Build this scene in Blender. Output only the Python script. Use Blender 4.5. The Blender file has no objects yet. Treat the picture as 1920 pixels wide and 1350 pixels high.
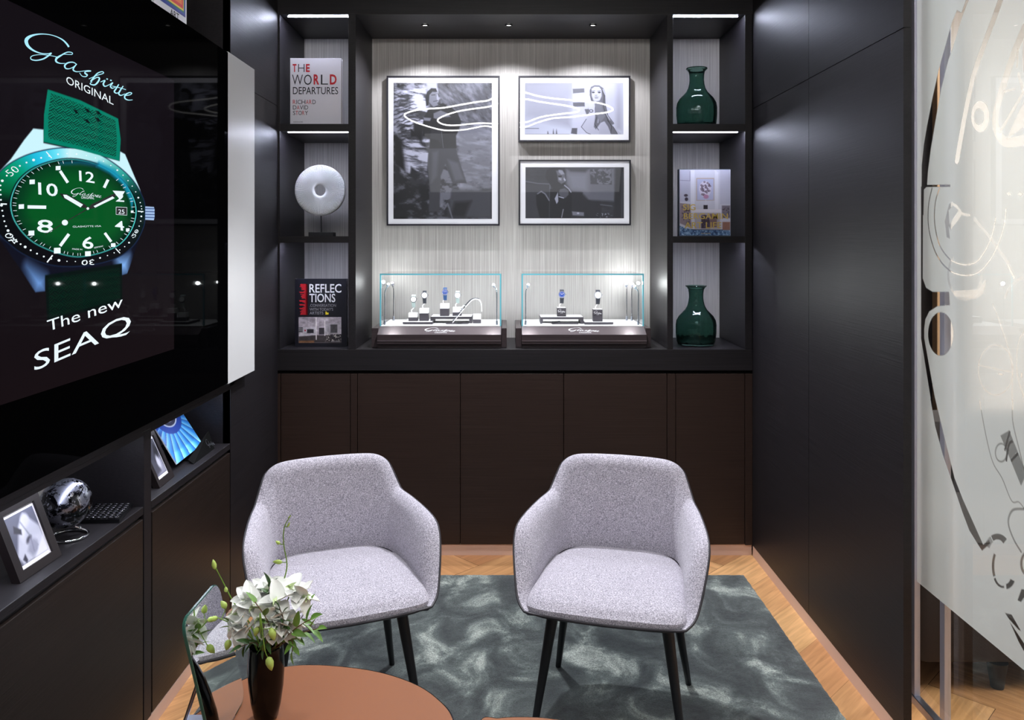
import bpy, bmesh, math, random
import numpy as np
from mathutils import Vector, Matrix
random.seed(7)
SC = bpy.context.scene
COL = SC.collection
PI = math.pi

# ---------------------------------------------------------------- camera, world, exposure
cam_data = bpy.data.cameras.new('camera')
cam = bpy.data.objects.new('camera', cam_data)
COL.objects.link(cam)
cam.location = (0, 0, 1.5)
cam.rotation_euler = (PI/2, 0, 0)
F = 1500.0
cam_data.sensor_width = 36.0
cam_data.lens = F/1920*36.0
cam_data.shift_x = 9/1920
cam_data.shift_y = -223/1920
cam_data.clip_start = 0.05
SC.camera = cam
SC.view_settings.view_transform = 'Standard'
SC.view_settings.look = 'None'
SC.view_settings.exposure = 0.0
SC.view_settings.gamma = 1.0
SC.view_settings.use_curve_mapping = False
W = bpy.data.worlds.new('world')
SC.world = W
W.use_nodes = True
W.node_tree.nodes['Background'].inputs[0].default_value = (0.62, 0.66, 0.80, 1)
W.node_tree.nodes['Background'].inputs[1].default_value = 0.16

def lamp(name, kind, loc, energy, color=(1, 1, 1), target=None, **kw):
    d = bpy.data.lights.new(name, kind)
    d.energy = energy; d.color = color
    for k, v in kw.items(): setattr(d, k, v)
    o = bpy.data.objects.new(name, d); COL.objects.link(o); o.location = loc
    if target is not None:
        o.rotation_euler = (Vector(target)-Vector(loc)).to_track_quat('-Z', 'Y').to_euler()
    return o
COOL = (0.80, 0.86, 1.0)
DAY = (0.93, 0.94, 1.0)
WARM = (1.0, 0.93, 0.84)
# recessed ceiling spots over the seats
lamp('ceiling_spot', 'SPOT', (0.02, 3.22, 2.72), 190, DAY, (0.02, 2.95, 0), spot_size=1.6, spot_blend=0.5, shadow_soft_size=0.03)
lamp('ceiling_spot', 'SPOT', (-0.25, 1.75, 2.72), 40, DAY, (-0.1, 2.1, 0), spot_size=1.9, spot_blend=0.7, shadow_soft_size=0.06)
lamp('ceiling_spot', 'SPOT', (0.75, 1.2, 2.72), 26, DAY, (0.5, 1.6, 0), spot_size=1.9, spot_blend=0.7, shadow_soft_size=0.06)
# three little downlights in the top of the niche
NSP = [(-0.409, 3.985), (0.008, 3.985), (0.427, 3.985)]
for x, y in NSP:
    lamp('niche_downlight_lamp', 'SPOT', (x, y, 2.562), 21.0, DAY, (x, y-0.02, 0), spot_size=2.41, spot_blend=0.42, shadow_soft_size=0.012)
lamp('far_wall_fill', 'AREA', (3.0, 4.0, 2.85), 13, (1, 0.95, 0.9), (3.0, 4.9, 1.0), shape='RECTANGLE', size=2.4, size_y=0.3)  # unseen lamp added to brighten the far wall behind the film
# area light added beyond the glass to brighten the frosted film, no fixture
lamp('area_fill', 'AREA', (2.9, 2.6, 2.8), 220, (1, 0.97, 0.94), (2.4, 2.6, 0), shape='RECTANGLE', size=2.2, size_y=3.0)
lamp('area_fill', 'AREA', (0.2, -1.2, 2.75), 15, DAY, (0.1, 1.5, 0.6), shape='RECTANGLE', size=2.4, size_y=1.6)  # unseen area light behind the camera, without a fixture

# ---------------------------------------------------------------- helpers
def lin(c):
    return tuple(((x/255.0)/12.92 if x/255.0 <= 0.04045 else ((x/255.0+0.055)/1.055)**2.4) for x in c)
def PX(px, py, Y):
    return Vector(((px-951)*Y/F, Y, 1.5-(py-452)*Y/F))
def SPX(px, py, X):            # point of the plane X = const behind a pixel
    s = (px-951)/X
    return Vector((X, F/s, 1.5-(py-452)/s))

def mat(name, col, rough=0.5, metal=0.0, emit=None, es=1.0, spec=0.5, coat=0.0, bump=None, trans=0.0, ior=1.45, sheen=0.0, coatr=0.03):
    m = bpy.data.materials.new(name); m.use_nodes = True
    nt = m.node_tree; b = nt.nodes['Principled BSDF']
    b.inputs['Base Color'].default_value = (*col, 1)
    b.inputs['Roughness'].default_value = rough
    b.inputs['Metallic'].default_value = metal
    b.inputs['Specular IOR Level'].default_value = spec
    b.inputs['Coat Weight'].default_value = coat
    b.inputs['Coat Roughness'].default_value = coatr
    b.inputs['Transmission Weight'].default_value = trans
    b.inputs['IOR'].default_value = ior
    if sheen:
        b.inputs['Sheen Weight'].default_value = sheen
    if emit is not None:
        b.inputs['Emission Color'].default_value = (*emit, 1)
        b.inputs['Emission Strength'].default_value = es
    if bump:
        add_bump(m, *bump)
    return m
def nodes_of(m): return m.node_tree.nodes, m.node_tree.links, m.node_tree.nodes['Principled BSDF']
def coords(m, scale=(1, 1, 1), rot=(0, 0, 0)):
    n, l, b = nodes_of(m)
    tc = n.new('ShaderNodeTexCoord'); mp = n.new('ShaderNodeMapping')
    mp.inputs['Scale'].default_value = scale
    mp.inputs['Rotation'].default_value = rot
    l.new(tc.outputs['Object'], mp.inputs['Vector'])
    return mp.outputs['Vector']
def noise(m, scale=(1, 1, 1), s=5.0, detail=3, rough=0.5, dist=0.0):
    n, l, b = nodes_of(m)
    t = n.new('ShaderNodeTexNoise'); l.new(coords(m, scale), t.inputs['Vector'])
    t.inputs['Scale'].default_value = s; t.inputs['Detail'].default_value = detail
    t.inputs['Roughness'].default_value = rough; t.inputs['Distortion'].default_value = dist
    return t.outputs['Fac']
def ramp(m, fac, stops):
    n, l, b = nodes_of(m)
    r = n.new('ShaderNodeValToRGB'); l.new(fac, r.inputs['Fac'])
    e = r.color_ramp.elements
    e[0].position = stops[0][0]; e[0].color = (*stops[0][1], 1)
    e[1].position = stops[-1][0]; e[1].color = (*stops[-1][1], 1)
    for p, c in stops[1:-1]:
        k = e.new(p); k.color = (*c, 1)
    return r.outputs['Color']
def add_bump(m, fac_or_scale, strength=0.3, dist=0.002, s=1.0, detail=3):
    n, l, b = nodes_of(m)
    f = noise(m, fac_or_scale, s, detail) if isinstance(fac_or_scale, tuple) else fac_or_scale
    bp = n.new('ShaderNodeBump'); bp.inputs['Strength'].default_value = strength; bp.inputs['Distance'].default_value = dist
    l.new(f, bp.inputs['Height']); l.new(bp.outputs['Normal'], b.inputs['Normal'])
def attr_mat(name, attr='Col', rough=0.5, emit=0.0, coat=0.0, spec=0.5):
    m = mat(name, (0.5, 0.5, 0.5), rough, coat=coat, spec=spec)
    n, l, b = nodes_of(m)
    a = n.new('ShaderNodeAttribute'); a.attribute_name = attr
    if emit:
        b.inputs['Base Color'].default_value = (0.002, 0.002, 0.002, 1)
        l.new(a.outputs['Color'], b.inputs['Emission Color']); b.inputs['Emission Strength'].default_value = emit
    else:
        l.new(a.outputs['Color'], b.inputs['Base Color'])
    return m
def clear_glass(name, tint=(0.95, 0.98, 0.97), refl=1.0, rough=0.0):
    m = bpy.data.materials.new(name); m.use_nodes = True
    n = m.node_tree.nodes; l = m.node_tree.links; n.clear()
    out = n.new('ShaderNodeOutputMaterial'); mix = n.new('ShaderNodeMixShader')
    t = n.new('ShaderNodeBsdfTransparent'); t.inputs[0].default_value = (*tint, 1)
    g = n.new('ShaderNodeBsdfGlossy'); g.inputs['Roughness'].default_value = rough
    lw = n.new('ShaderNodeLayerWeight'); lw.inputs['Blend'].default_value = 0.5
    pw = n.new('ShaderNodeMath'); pw.operation = 'POWER'; pw.inputs[1].default_value = 5.0
    mu = n.new('ShaderNodeMath'); mu.operation = 'MULTIPLY_ADD'; mu.inputs[1].default_value = 0.92*refl; mu.inputs[2].default_value = 0.075*refl
    l.new(lw.outputs['Facing'], pw.inputs[0]); l.new(pw.outputs[0], mu.inputs[0]); l.new(mu.outputs[0], mix.inputs[0])
    l.new(t.outputs[0], mix.inputs[1]); l.new(g.outputs[0], mix.inputs[2]); l.new(mix.outputs[0], out.inputs[0])
    return m

OFF = {}
def empty(name, loc, label, cat, group=None, rz=0.0):
    o = bpy.data.objects.new(name, None); COL.objects.link(o)
    o.empty_display_size = 0.05
    o.location = loc; o.rotation_euler = (0, 0, rz)
    o['label'] = label; o['category'] = cat
    if group: o['group'] = group
    OFF[o.name] = Vector(loc)
    return o
def tag(o, label, cat, group=None):
    o['label'] = label; o['category'] = cat
    if group: o['group'] = group
    return o
def struct(o):
    o['kind'] = 'structure'; return o
def link_mesh(name, me, material, parent=None, local=False, label=None):
    o = bpy.data.objects.new(name, me); COL.objects.link(o)
    if material is not None and not me.materials: me.materials.append(material)
    if parent is not None:
        o.parent = parent
        off = OFF.get(parent.name, Vector((0, 0, 0)))
        if not local:
            me.transform(Matrix.Translation(-off)); OFF[o.name] = off
        else:
            OFF[o.name] = Vector((0, 0, 0))
    elif not local:                       # top-level one-mesh thing: put the origin at its base
        n = len(me.vertices)
        co = np.empty(n*3); me.vertices.foreach_get('co', co); co = co.reshape(-1, 3)
        c = Vector(((co[:, 0].min()+co[:, 0].max())/2, (co[:, 1].min()+co[:, 1].max())/2, co[:, 2].min()))
        me.transform(Matrix.Translation(-c)); o.location = c; OFF[o.name] = c
    if label: o['label'] = label
    return o
class MB:
    def __init__(s): s.bm = bmesh.new(); s.sm = False
    def box(s, x0, x1, y0, y1, z0, z1, bev=0.0):
        m = Matrix.Translation(((x0+x1)/2, (y0+y1)/2, (z0+z1)/2)) @ Matrix.Diagonal((abs(x1-x0), abs(y1-y0), abs(z1-z0), 1))
        r = bmesh.ops.create_cube(s.bm, size=1.0, matrix=m)
        if bev:
            es = {e for v in r['verts'] for e in v.link_edges}
            bmesh.ops.bevel(s.bm, geom=list(es), offset=bev, segments=2, profile=0.5, affect='EDGES')
        return s
    def obox(s, M, sx, sy, sz, bev=0.0):   # box centred on matrix M
        r = bmesh.ops.create_cube(s.bm, size=1.0, matrix=M @ Matrix.Diagonal((sx, sy, sz, 1)))
        if bev:
            es = {e for v in r['verts'] for e in v.link_edges}
            bmesh.ops.bevel(s.bm, geom=list(es), offset=bev, segments=2, profile=0.5, affect='EDGES')
        return s
    def cone(s, p, q, r1, r2, n=20, caps=True):
        p = Vector(p); q = Vector(q); d = q-p
        M = Matrix.Translation((p+q)/2) @ d.to_track_quat('Z', 'Y').to_matrix().to_4x4()
        bmesh.ops.create_cone(s.bm, cap_ends=caps, segments=n, radius1=r1, radius2=r2, depth=d.length, matrix=M)
        return s
    def ball(s, c, r, u=20, v=12, sc=(1, 1, 1), R=None):
        M = Matrix.Translation(c) @ (R or Matrix.Identity(4)) @ Matrix.Diagonal((*sc, 1))
        bmesh.ops.create_uvsphere(s.bm, u_segments=u, v_segments=v, radius=r, matrix=M)
        return s
    def lathe(s, prof, c=(0, 0, 0), n=40, sq=0.0):
        rings = []
        for r, z in prof:
            if r < 1e-6: rings.append([s.bm.verts.new((c[0], c[1], c[2]+z))]); continue
            ring = []
            for k in range(n):
                a = 2*PI*k/n
                rr = r*(1+sq*(math.cos(4*a)))
                ring.append(s.bm.verts.new((c[0]+rr*math.cos(a), c[1]+rr*math.sin(a), c[2]+z)))
            rings.append(ring)
        for a, b in zip(rings, rings[1:]):
            for k in range(n):
                k2 = (k+1) % n
                if len(a) == 1 and len(b) > 1: s.bm.faces.new((a[0], b[k], b[k2]))
                elif len(b) == 1 and len(a) > 1: s.bm.faces.new((a[k], a[k2], b[0]))
                elif len(a) > 1: s.bm.faces.new((a[k], a[k2], b[k2], b[k]))
        return s
    def tube(s, pts, rad, n=8, closed=False, flat=1.0):
        pts = [Vector(p) for p in pts]; N = len(pts)
        if not isinstance(rad, (list, tuple)): rad = [rad]*N
        rings = []; up = None
        for i, p in enumerate(pts):
            a = pts[(i-1) % N] if (closed or i > 0) else p
            b = pts[(i+1) % N] if (closed or i < N-1) else p
            t = (b-a).normalized()
            if up is None:
                up = t.orthogonal().normalized()
            else:
                up = (up - t*up.dot(t))
                up = up.normalized() if up.length > 1e-6 else t.orthogonal().normalized()
            w = t.cross(up)
            rings.append([s.bm.verts.new(p+(up*math.cos(2*PI*k/n)+w*math.sin(2*PI*k/n)*flat)*rad[i]) for k in range(n)])
        pr = list(zip(rings, rings[1:]))
        if closed: pr.append((rings[-1], rings[0]))
        for a, b in pr:
            for k in range(n):
                s.bm.faces.new((a[k], a[(k+1) % n], b[(k+1) % n], b[k]))
        if not closed:
            s.bm.faces.new(rings[0][::-1]); s.bm.faces.new(rings[-1])
        return s
    def prism(s, poly, fn, d):             # poly: 2D points, fn maps (u, v, w)
        a = [s.bm.verts.new(fn(u, v, 0)) for u, v in poly]; b = [s.bm.verts.new(fn(u, v, d)) for u, v in poly]
        n = len(poly)
        s.bm.faces.new(a[::-1]); s.bm.faces.new(b)
        for k in range(n): s.bm.faces.new((a[k], a[(k+1) % n], b[(k+1) % n], b[k]))
        return s
    def grid(s, rows, close_u=False):
        g = [[s.bm.verts.new(p) for p in r] for r in rows]
        for a, b in zip(g, g[1:]):
            n = len(a)
            for k in range(n if close_u else n-1):
                s.bm.faces.new((a[k], a[(k+1) % n], b[(k+1) % n], b[k]))
        return g
    def quad(s, *p):
        s.bm.faces.new([s.bm.verts.new(q) for q in p]); return s
    def smooth(s): s.sm = True; return s
    def build(s, name, material, parent=None, local=False, label=None, normals=True):
        if normals: bmesh.ops.recalc_face_normals(s.bm, faces=s.bm.faces)
        me = bpy.data.meshes.new(name); s.bm.to_mesh(me); s.bm.free()
        if s.sm:
            me.polygons.foreach_set('use_smooth', [True]*len(me.polygons))
            try: me.set_sharp_from_angle(angle=math.radians(40))
            except Exception: pass
        return link_mesh(name, me, material, parent, local, label)

def catmull(pts, n=8, closed=False):
    P = [np.array(p, float) for p in pts]; N = len(P); out = []
    rng = range(N if closed else N-1)
    for i in rng:
        p0 = P[(i-1) % N] if closed or i > 0 else P[i]
        p1 = P[i]; p2 = P[(i+1) % N]
        p3 = P[(i+2) % N] if closed or i+2 < N else p2
        for k in range(n):
            t = k/n
            out.append(0.5*((2*p1)+(-p0+p2)*t+(2*p0-5*p1+4*p2-p3)*t*t+(-p0+3*p1-3*p2+p3)*t**3))
    if not closed: out.append(P[-1])
    return out

# text turned into a mesh and laid on a surface: fn(u, v) with u, v in 0..1 over the text's own box
def text_mesh(txt, bold=0.0, shear=0.0):
    cu = bpy.data.curves.new('lettering', 'FONT'); cu.body = txt
    cu.offset = bold; cu.shear = shear; cu.resolution_u = 3
    o = bpy.data.objects.new('lettering', cu); COL.objects.link(o)
    dg = bpy.context.evaluated_depsgraph_get(); dg.update()
    me = bpy.data.meshes.new_from_object(o.evaluated_get(dg))
    bpy.data.objects.remove(o); bpy.data.curves.remove(cu)
    n = len(me.vertices); co = np.empty(n*3); me.vertices.foreach_get('co', co); co = co.reshape(-1, 3)
    lo = co.min(0); hi = co.max(0)
    uv = (co-lo)/np.maximum(hi-lo, 1e-9)
    faces = [list(p.vertices) for p in me.polygons]
    bpy.data.meshes.remove(me)
    return uv[:, :2], faces
class Ink:                                  # collects lettering and strokes of one colour into one mesh
    def __init__(s): s.v = []; s.f = []; s.mi = 0; s.ms = []
    def text(s, txt, fn, bold=0.0, shear=0.0):
        uv, fs = text_mesh(txt, bold, shear); b = len(s.v)
        s.v += [tuple(fn(u, v)) for u, v in uv]; s.f += [[i+b for i in f] for f in fs]; s.ms += [s.mi]*len(fs)
        return s
    def poly(s, pts):
        b = len(s.v); s.v += [tuple(p) for p in pts]; s.f.append(list(range(b, b+len(pts)))); s.ms.append(s.mi); return s
    def stroke(s, pts, fn, n=5, raw=False):  # pts (x, y, width) in a drawing space, mapped by fn
        P = np.array(pts if raw else catmull(pts, n)); m = len(P); b = len(s.v)
        for i in range(m):
            a = P[max(i-1, 0)]; c = P[min(i+1, m-1)]; t = c[:2]-a[:2]; L = np.hypot(*t) or 1
            nn = np.array([-t[1], t[0]])/L*P[i][2]/2
            s.v.append(tuple(fn(*(P[i][:2]+nn)))); s.v.append(tuple(fn(*(P[i][:2]-nn))))
        for i in range(m-1): s.f.append([b+2*i, b+2*i+1, b+2*i+3, b+2*i+2]); s.ms.append(s.mi)
        return s
    def build(s, name, material, parent=None, label=None):
        me = bpy.data.meshes.new(name); me.from_pydata(s.v, [], s.f); me.update()
        if isinstance(material, (list, tuple)):
            for m in material: me.materials.append(m)
            me.polygons.foreach_set('material_index', s.ms); material = material[0]
        return link_mesh(name, me, material, parent, False, label)
def quadmap(bl, br, tl, tr, fn):            # bilinear map inside four drawing points, then fn
    bl, br, tl, tr = [np.array(p, float) for p in (bl, br, tl, tr)]
    def g(u, v):
        p = (bl*(1-u)+br*u)*(1-v)+(tl*(1-u)+tr*u)*v
        return fn(p[0], p[1])
    return g
# script lettering of the watchmaker's mark, traced as strokes (x, y, width)
LOGO = [
 [(618,232,16),(600,205,15),(565,170,12),(510,140,8),(440,120,7),(360,115,10),(290,127,18),(245,152,30),(232,182,32),(250,225,24),(300,265,15),(370,290,9),(430,293,8),(458,288,12),(440,305,14),(405,330,14),(370,345,12),(320,353,10),(280,345,9),(273,325,8),(300,308,6),(370,301,5),(450,310,5),(510,322,6)],
 [(500,330,8),(560,300,6),(615,300,5),(648,298,7),(645,282,7),(600,280,9),(545,310,13),(505,338,18),(505,365,15),(540,380,8),(585,380,5)],
 [(688,388,7),(655,370,9),(610,375,12),(582,398,15),(590,425,11),(625,428,7),(670,405,6),(690,385,7),(665,415,13),(658,440,12),(685,455,8),(735,452,5)],
 [(735,452,5),(790,445,6),(818,450,8),(770,455,9),(765,470,13),(785,485,12),(770,500,8),(738,495,6),(715,465,5)],
 [(800,520,5),(870,490,6),(930,470,8),(920,455,8),(880,468,10),(850,500,14),(815,545,12)],
 [(820,540,6),(870,508,8),(895,515,13),(880,550,15),(850,575,12),(810,565,8),(830,545,5)],
 [(905,548,6),(945,535,10),(930,565,14),(945,588,10),(985,572,6),(1015,555,10),(995,585,13),(1010,605,9),(1040,595,5)],
 [(958,520,11),(972,524,11)],[(992,532,11),(1006,536,11)],
 [(1070,570,9),(1045,610,13),(1030,635,13),(1050,650,9),(1085,635,5)],
 [(1010,585,6),(1075,600,6),(1135,618,5)],
 [(1110,585,9),(1080,630,13),(1070,655,13),(1090,670,9),(1125,655,5)],
 [(1125,672,6),(1170,665,7),(1188,650,8),(1165,645,9),(1130,665,14),(1125,695,12),(1155,712,8),(1195,710,5)]]
# the mark levelled: the traced letters run downhill by this slope
def logo_flat(fn, ink, wf=1.0):                     # fn(u, v) over the box of the levelled mark
    SL = 0.50
    allp = [(x, y-(x-232)*SL*0.83) for st in LOGO for x, y, w in st]
    x0 = min(p[0] for p in allp); x1 = max(p[0] for p in allp); y0 = min(p[1] for p in allp); y1 = max(p[1] for p in allp)
    for st in LOGO:
        ink.stroke([(x, y-(x-232)*SL*0.83, w*wf) for x, y, w in st], lambda a, b: fn((a-x0)/(x1-x0), (y1-b)/(y1-y0)), 4)

# painted flat artwork: a fine mesh with one colour per vertex
class Canvas:
    def __init__(s, x0, y0, x1, y1, sx, sy=None, base=(0, 0, 0)):
        sy = sy or sx
        s.xs = np.linspace(x0, x1, int(abs(x1-x0)/sx)+2); s.ys = np.linspace(y0, y1, int(abs(y1-y0)/sy)+2)
        s.X, s.Y = np.meshgrid(s.xs, s.ys)
        s.c = np.ones(s.X.shape+(3,))*np.array(base, float)
        s.k = abs(sx)
    def mixin(s, a, col):
        col = np.array(col, float)
        s.c = s.c*(1-a[..., None])+col*a[..., None]
    def mask(s, pts, soft=1.0):
        P = np.array(pts, float); n = len(P)
        ins = np.zeros(s.X.shape, bool); d = np.full(s.X.shape, 1e9)
        m = soft+2*s.k
        bx = (s.X > P[:, 0].min()-m) & (s.X < P[:, 0].max()+m) & (s.Y > P[:, 1].min()-m) & (s.Y < P[:, 1].max()+m)
        X = s.X[bx]; Y = s.Y[bx]; I = np.zeros(X.shape, bool); D = np.full(X.shape, 1e9)
        for i in range(n):
            x1, y1 = P[i]; x2, y2 = P[(i+1) % n]
            with np.errstate(divide='ignore', invalid='ignore'):
                c = ((y1 > Y) != (y2 > Y)) & (X < (x2-x1)*(Y-y1)/((y2-y1) or 1e-12)+x1)
            I ^= c
            dx, dy = x2-x1, y2-y1; L = dx*dx+dy*dy or 1e-12
            t = np.clip(((X-x1)*dx+(Y-y1)*dy)/L, 0, 1)
            D = np.minimum(D, np.hypot(X-x1-t*dx, Y-y1-t*dy))
        out = np.zeros(s.X.shape)
        out[bx] = np.clip(0.5+np.where(I, D, -D)/max(soft, 1e-6), 0, 1)
        return out
    def poly(s, pts, col, soft=1.0, a=1.0): s.mixin(s.mask(pts, soft)*a, col); return s
    def rect(s, x0, y0, x1, y1, col, soft=1.0, a=1.0): return s.poly([(x0, y0), (x1, y0), (x1, y1), (x0, y1)], col, soft, a)
    def ell(s, cx, cy, rx, ry, col, soft=1.0, a=1.0, rot=0):
        c, q = math.cos(rot), math.sin(rot)
        X = s.X-cx; Y = s.Y-cy; U = (X*c+Y*q)/rx; V = (-X*q+Y*c)/ry
        d = (1-np.hypot(U, V))*min(rx, ry)
        s.mixin(np.clip(0.5+d/max(soft, 1e-6), 0, 1)*a, col); return s
    def linemask(s, pts, w, soft=1.0):
        D = np.full(s.X.shape, 1e9)
        for (x1, y1), (x2, y2) in zip(pts, pts[1:]):
            dx, dy = x2-x1, y2-y1; L = dx*dx+dy*dy or 1e-12
            t = np.clip(((s.X-x1)*dx+(s.Y-y1)*dy)/L, 0, 1)
            D = np.minimum(D, np.hypot(s.X-x1-t*dx, s.Y-y1-t*dy))
        return np.clip(0.5+(w/2-D)/max(soft, 1e-6), 0, 1)
    def line(s, pts, w, col, soft=1.0, a=1.0): s.mixin(s.linemask(pts, w, soft)*a, col); return s
    def fbm(s, scx, scy, seed=0, oct=4, rot=0.0):
        r = np.random.RandomState(seed); T = r.rand(64, 64); out = 0; amp = 1; tot = 0
        c, q = math.cos(rot), math.sin(rot)
        U = (s.X*c+s.Y*q)/scx; V = (-s.X*q+s.Y*c)/scy
        for o in range(oct):
            u = U*2**o+o*7.3; v = V*2**o+o*3.1
            i = np.floor(u).astype(int); j = np.floor(v).astype(int); fu = u-i; fv = v-j
            fu = fu*fu*(3-2*fu); fv = fv*fv*(3-2*fv)
            a = T[j % 64, i % 64]; b = T[j % 64, (i+1) % 64]; e = T[(j+1) % 64, i % 64]; d = T[(j+1) % 64, (i+1) % 64]
            out = out+amp*((a*(1-fu)+b*fu)*(1-fv)+(e*(1-fu)+d*fu)*fv); tot += amp; amp *= 0.55
        return out/tot
    def build(s, name, fn, material, parent=None, label=None, raw=False):
        ny, nx = s.X.shape
        V = np.stack([s.X.ravel(), s.Y.ravel()], 1)
        co = fn(V[:, 0], V[:, 1])
        me = bpy.data.meshes.new(name); me.vertices.add(nx*ny); me.vertices.foreach_set('co', co.astype(np.float32).ravel())
        i = np.arange(ny*nx).reshape(ny, nx)
        q = np.stack([i[:-1, :-1], i[:-1, 1:], i[1:, 1:], i[1:, :-1]], -1).reshape(-1, 4)
        me.loops.add(q.size); me.polygons.add(len(q))
        me.loops.foreach_set('vertex_index', q.ravel().astype(np.int32))
        me.polygons.foreach_set('loop_start', (np.arange(len(q))*4).astype(np.int32))
        me.update(calc_edges=True)
        a = me.color_attributes.new('Col', 'FLOAT_COLOR', 'POINT')
        c = np.clip(s.c, 0, 1)
        if not raw: c = np.where(c <= 0.04045, c/12.92, ((c+0.055)/1.055)**2.4)
        full = np.ones((ny*nx, 4)); full[:, :3] = c.reshape(-1, 3)
        a.data.foreach_set('color', full.astype(np.float32).ravel())
        me.validate()
        return link_mesh(name, me, material, parent, False, label)
def g8(*c): return tuple(x/255.0 for x in c)

# ---------------------------------------------------------------- materials
def dark_wood(name, axis, c0=(0.0075, 0.0064, 0.0078), c1=(0.0145, 0.0125, 0.0150), rough=0.46):
    m = mat(name, c0, rough, spec=0.38)
    n, l, b = nodes_of(m)
    sc = {'x': (1.2, 40, 110), 'y': (40, 1.2, 110), 'z': (110, 40, 1.2)}[axis]
    f = noise(m, sc, 2.2, 4, 0.6)
    l.new(ramp(m, f, [(0.3, c0), (0.7, c1)]), b.inputs['Base Color'])
    add_bump(m, f, 0.35, 0.0012)
    return m
M_WOODX = dark_wood('dark_oak_veneer_horizontal', 'x')
M_WOODY = dark_wood('dark_oak_veneer_side', 'y')
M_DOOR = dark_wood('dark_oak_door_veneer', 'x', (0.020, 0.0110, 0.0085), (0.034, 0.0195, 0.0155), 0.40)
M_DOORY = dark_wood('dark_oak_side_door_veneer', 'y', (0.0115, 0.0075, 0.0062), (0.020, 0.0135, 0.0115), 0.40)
M_GAP = mat('shadow_gap', (0.002, 0.002, 0.002), 0.8, spec=0.1)
M_BLACK = mat('black_lacquer', (0.004, 0.004, 0.005), 0.25)
M_BLACKMATT = mat('black_matt', (0.006, 0.006, 0.007), 0.5)
M_SKIRT = mat('bronze_skirting', lin((214, 184, 168)), 0.45, 0.15)
M_WHITE = mat('white_lacquer', (0.60, 0.60, 0.60), 0.4)
M_MATBOARD = mat('white_mat_board', (0.80, 0.80, 0.86), 0.6, coat=1.0, coatr=0.01)
M_FRAME = mat('black_picture_frame', (0.012, 0.011, 0.018), 0.35)
M_CHROME = mat('chrome', (0.75, 0.76, 0.8), 0.08, 1.0)
M_STEEL = mat('brushed_steel', (0.50, 0.52, 0.60), 0.3, 1.0)
M_PROFILE = mat('pale_silver_profile', (0.62, 0.63, 0.74), 0.42, 0.55)
M_LED = mat('led_strip_light', (1, 1, 1), 0.5, emit=(0.74, 0.79, 1.0), es=210)
M_LEDHEAD = mat('led_spot_head', (1, 1, 1), 0.5, emit=(1, 1, 1), es=60)
M_RING = mat('ceiling_ring_light', (1, 1, 1), 0.5, emit=(1, 0.985, 0.96), es=70)
M_WALLPAPER = mat('grasscloth_wallpaper', (0.40, 0.39, 0.38), 0.75)
def _wp():
    n, l, b = nodes_of(M_WALLPAPER)
    f = noise(M_WALLPAPER, (210, 1, 1.1), 1.6, 4, 0.72)
    l.new(ramp(M_WALLPAPER, f, [(0.28, (0.26, 0.235, 0.225)), (0.5, (0.44, 0.42, 0.405)), (0.75, (0.64, 0.63, 0.61))]), b.inputs['Base Color'])
    add_bump(M_WALLPAPER, f, 0.3, 0.001)
_wp()
# ================================================================ THE ROOM
YF = 3.807                 # front plane of the built-in wall
YB = 4.27                  # wallpapered back wall
ZT = 2.579                 # underside of the header
XL, XR = -1.105, 1.168     # side walls
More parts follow.
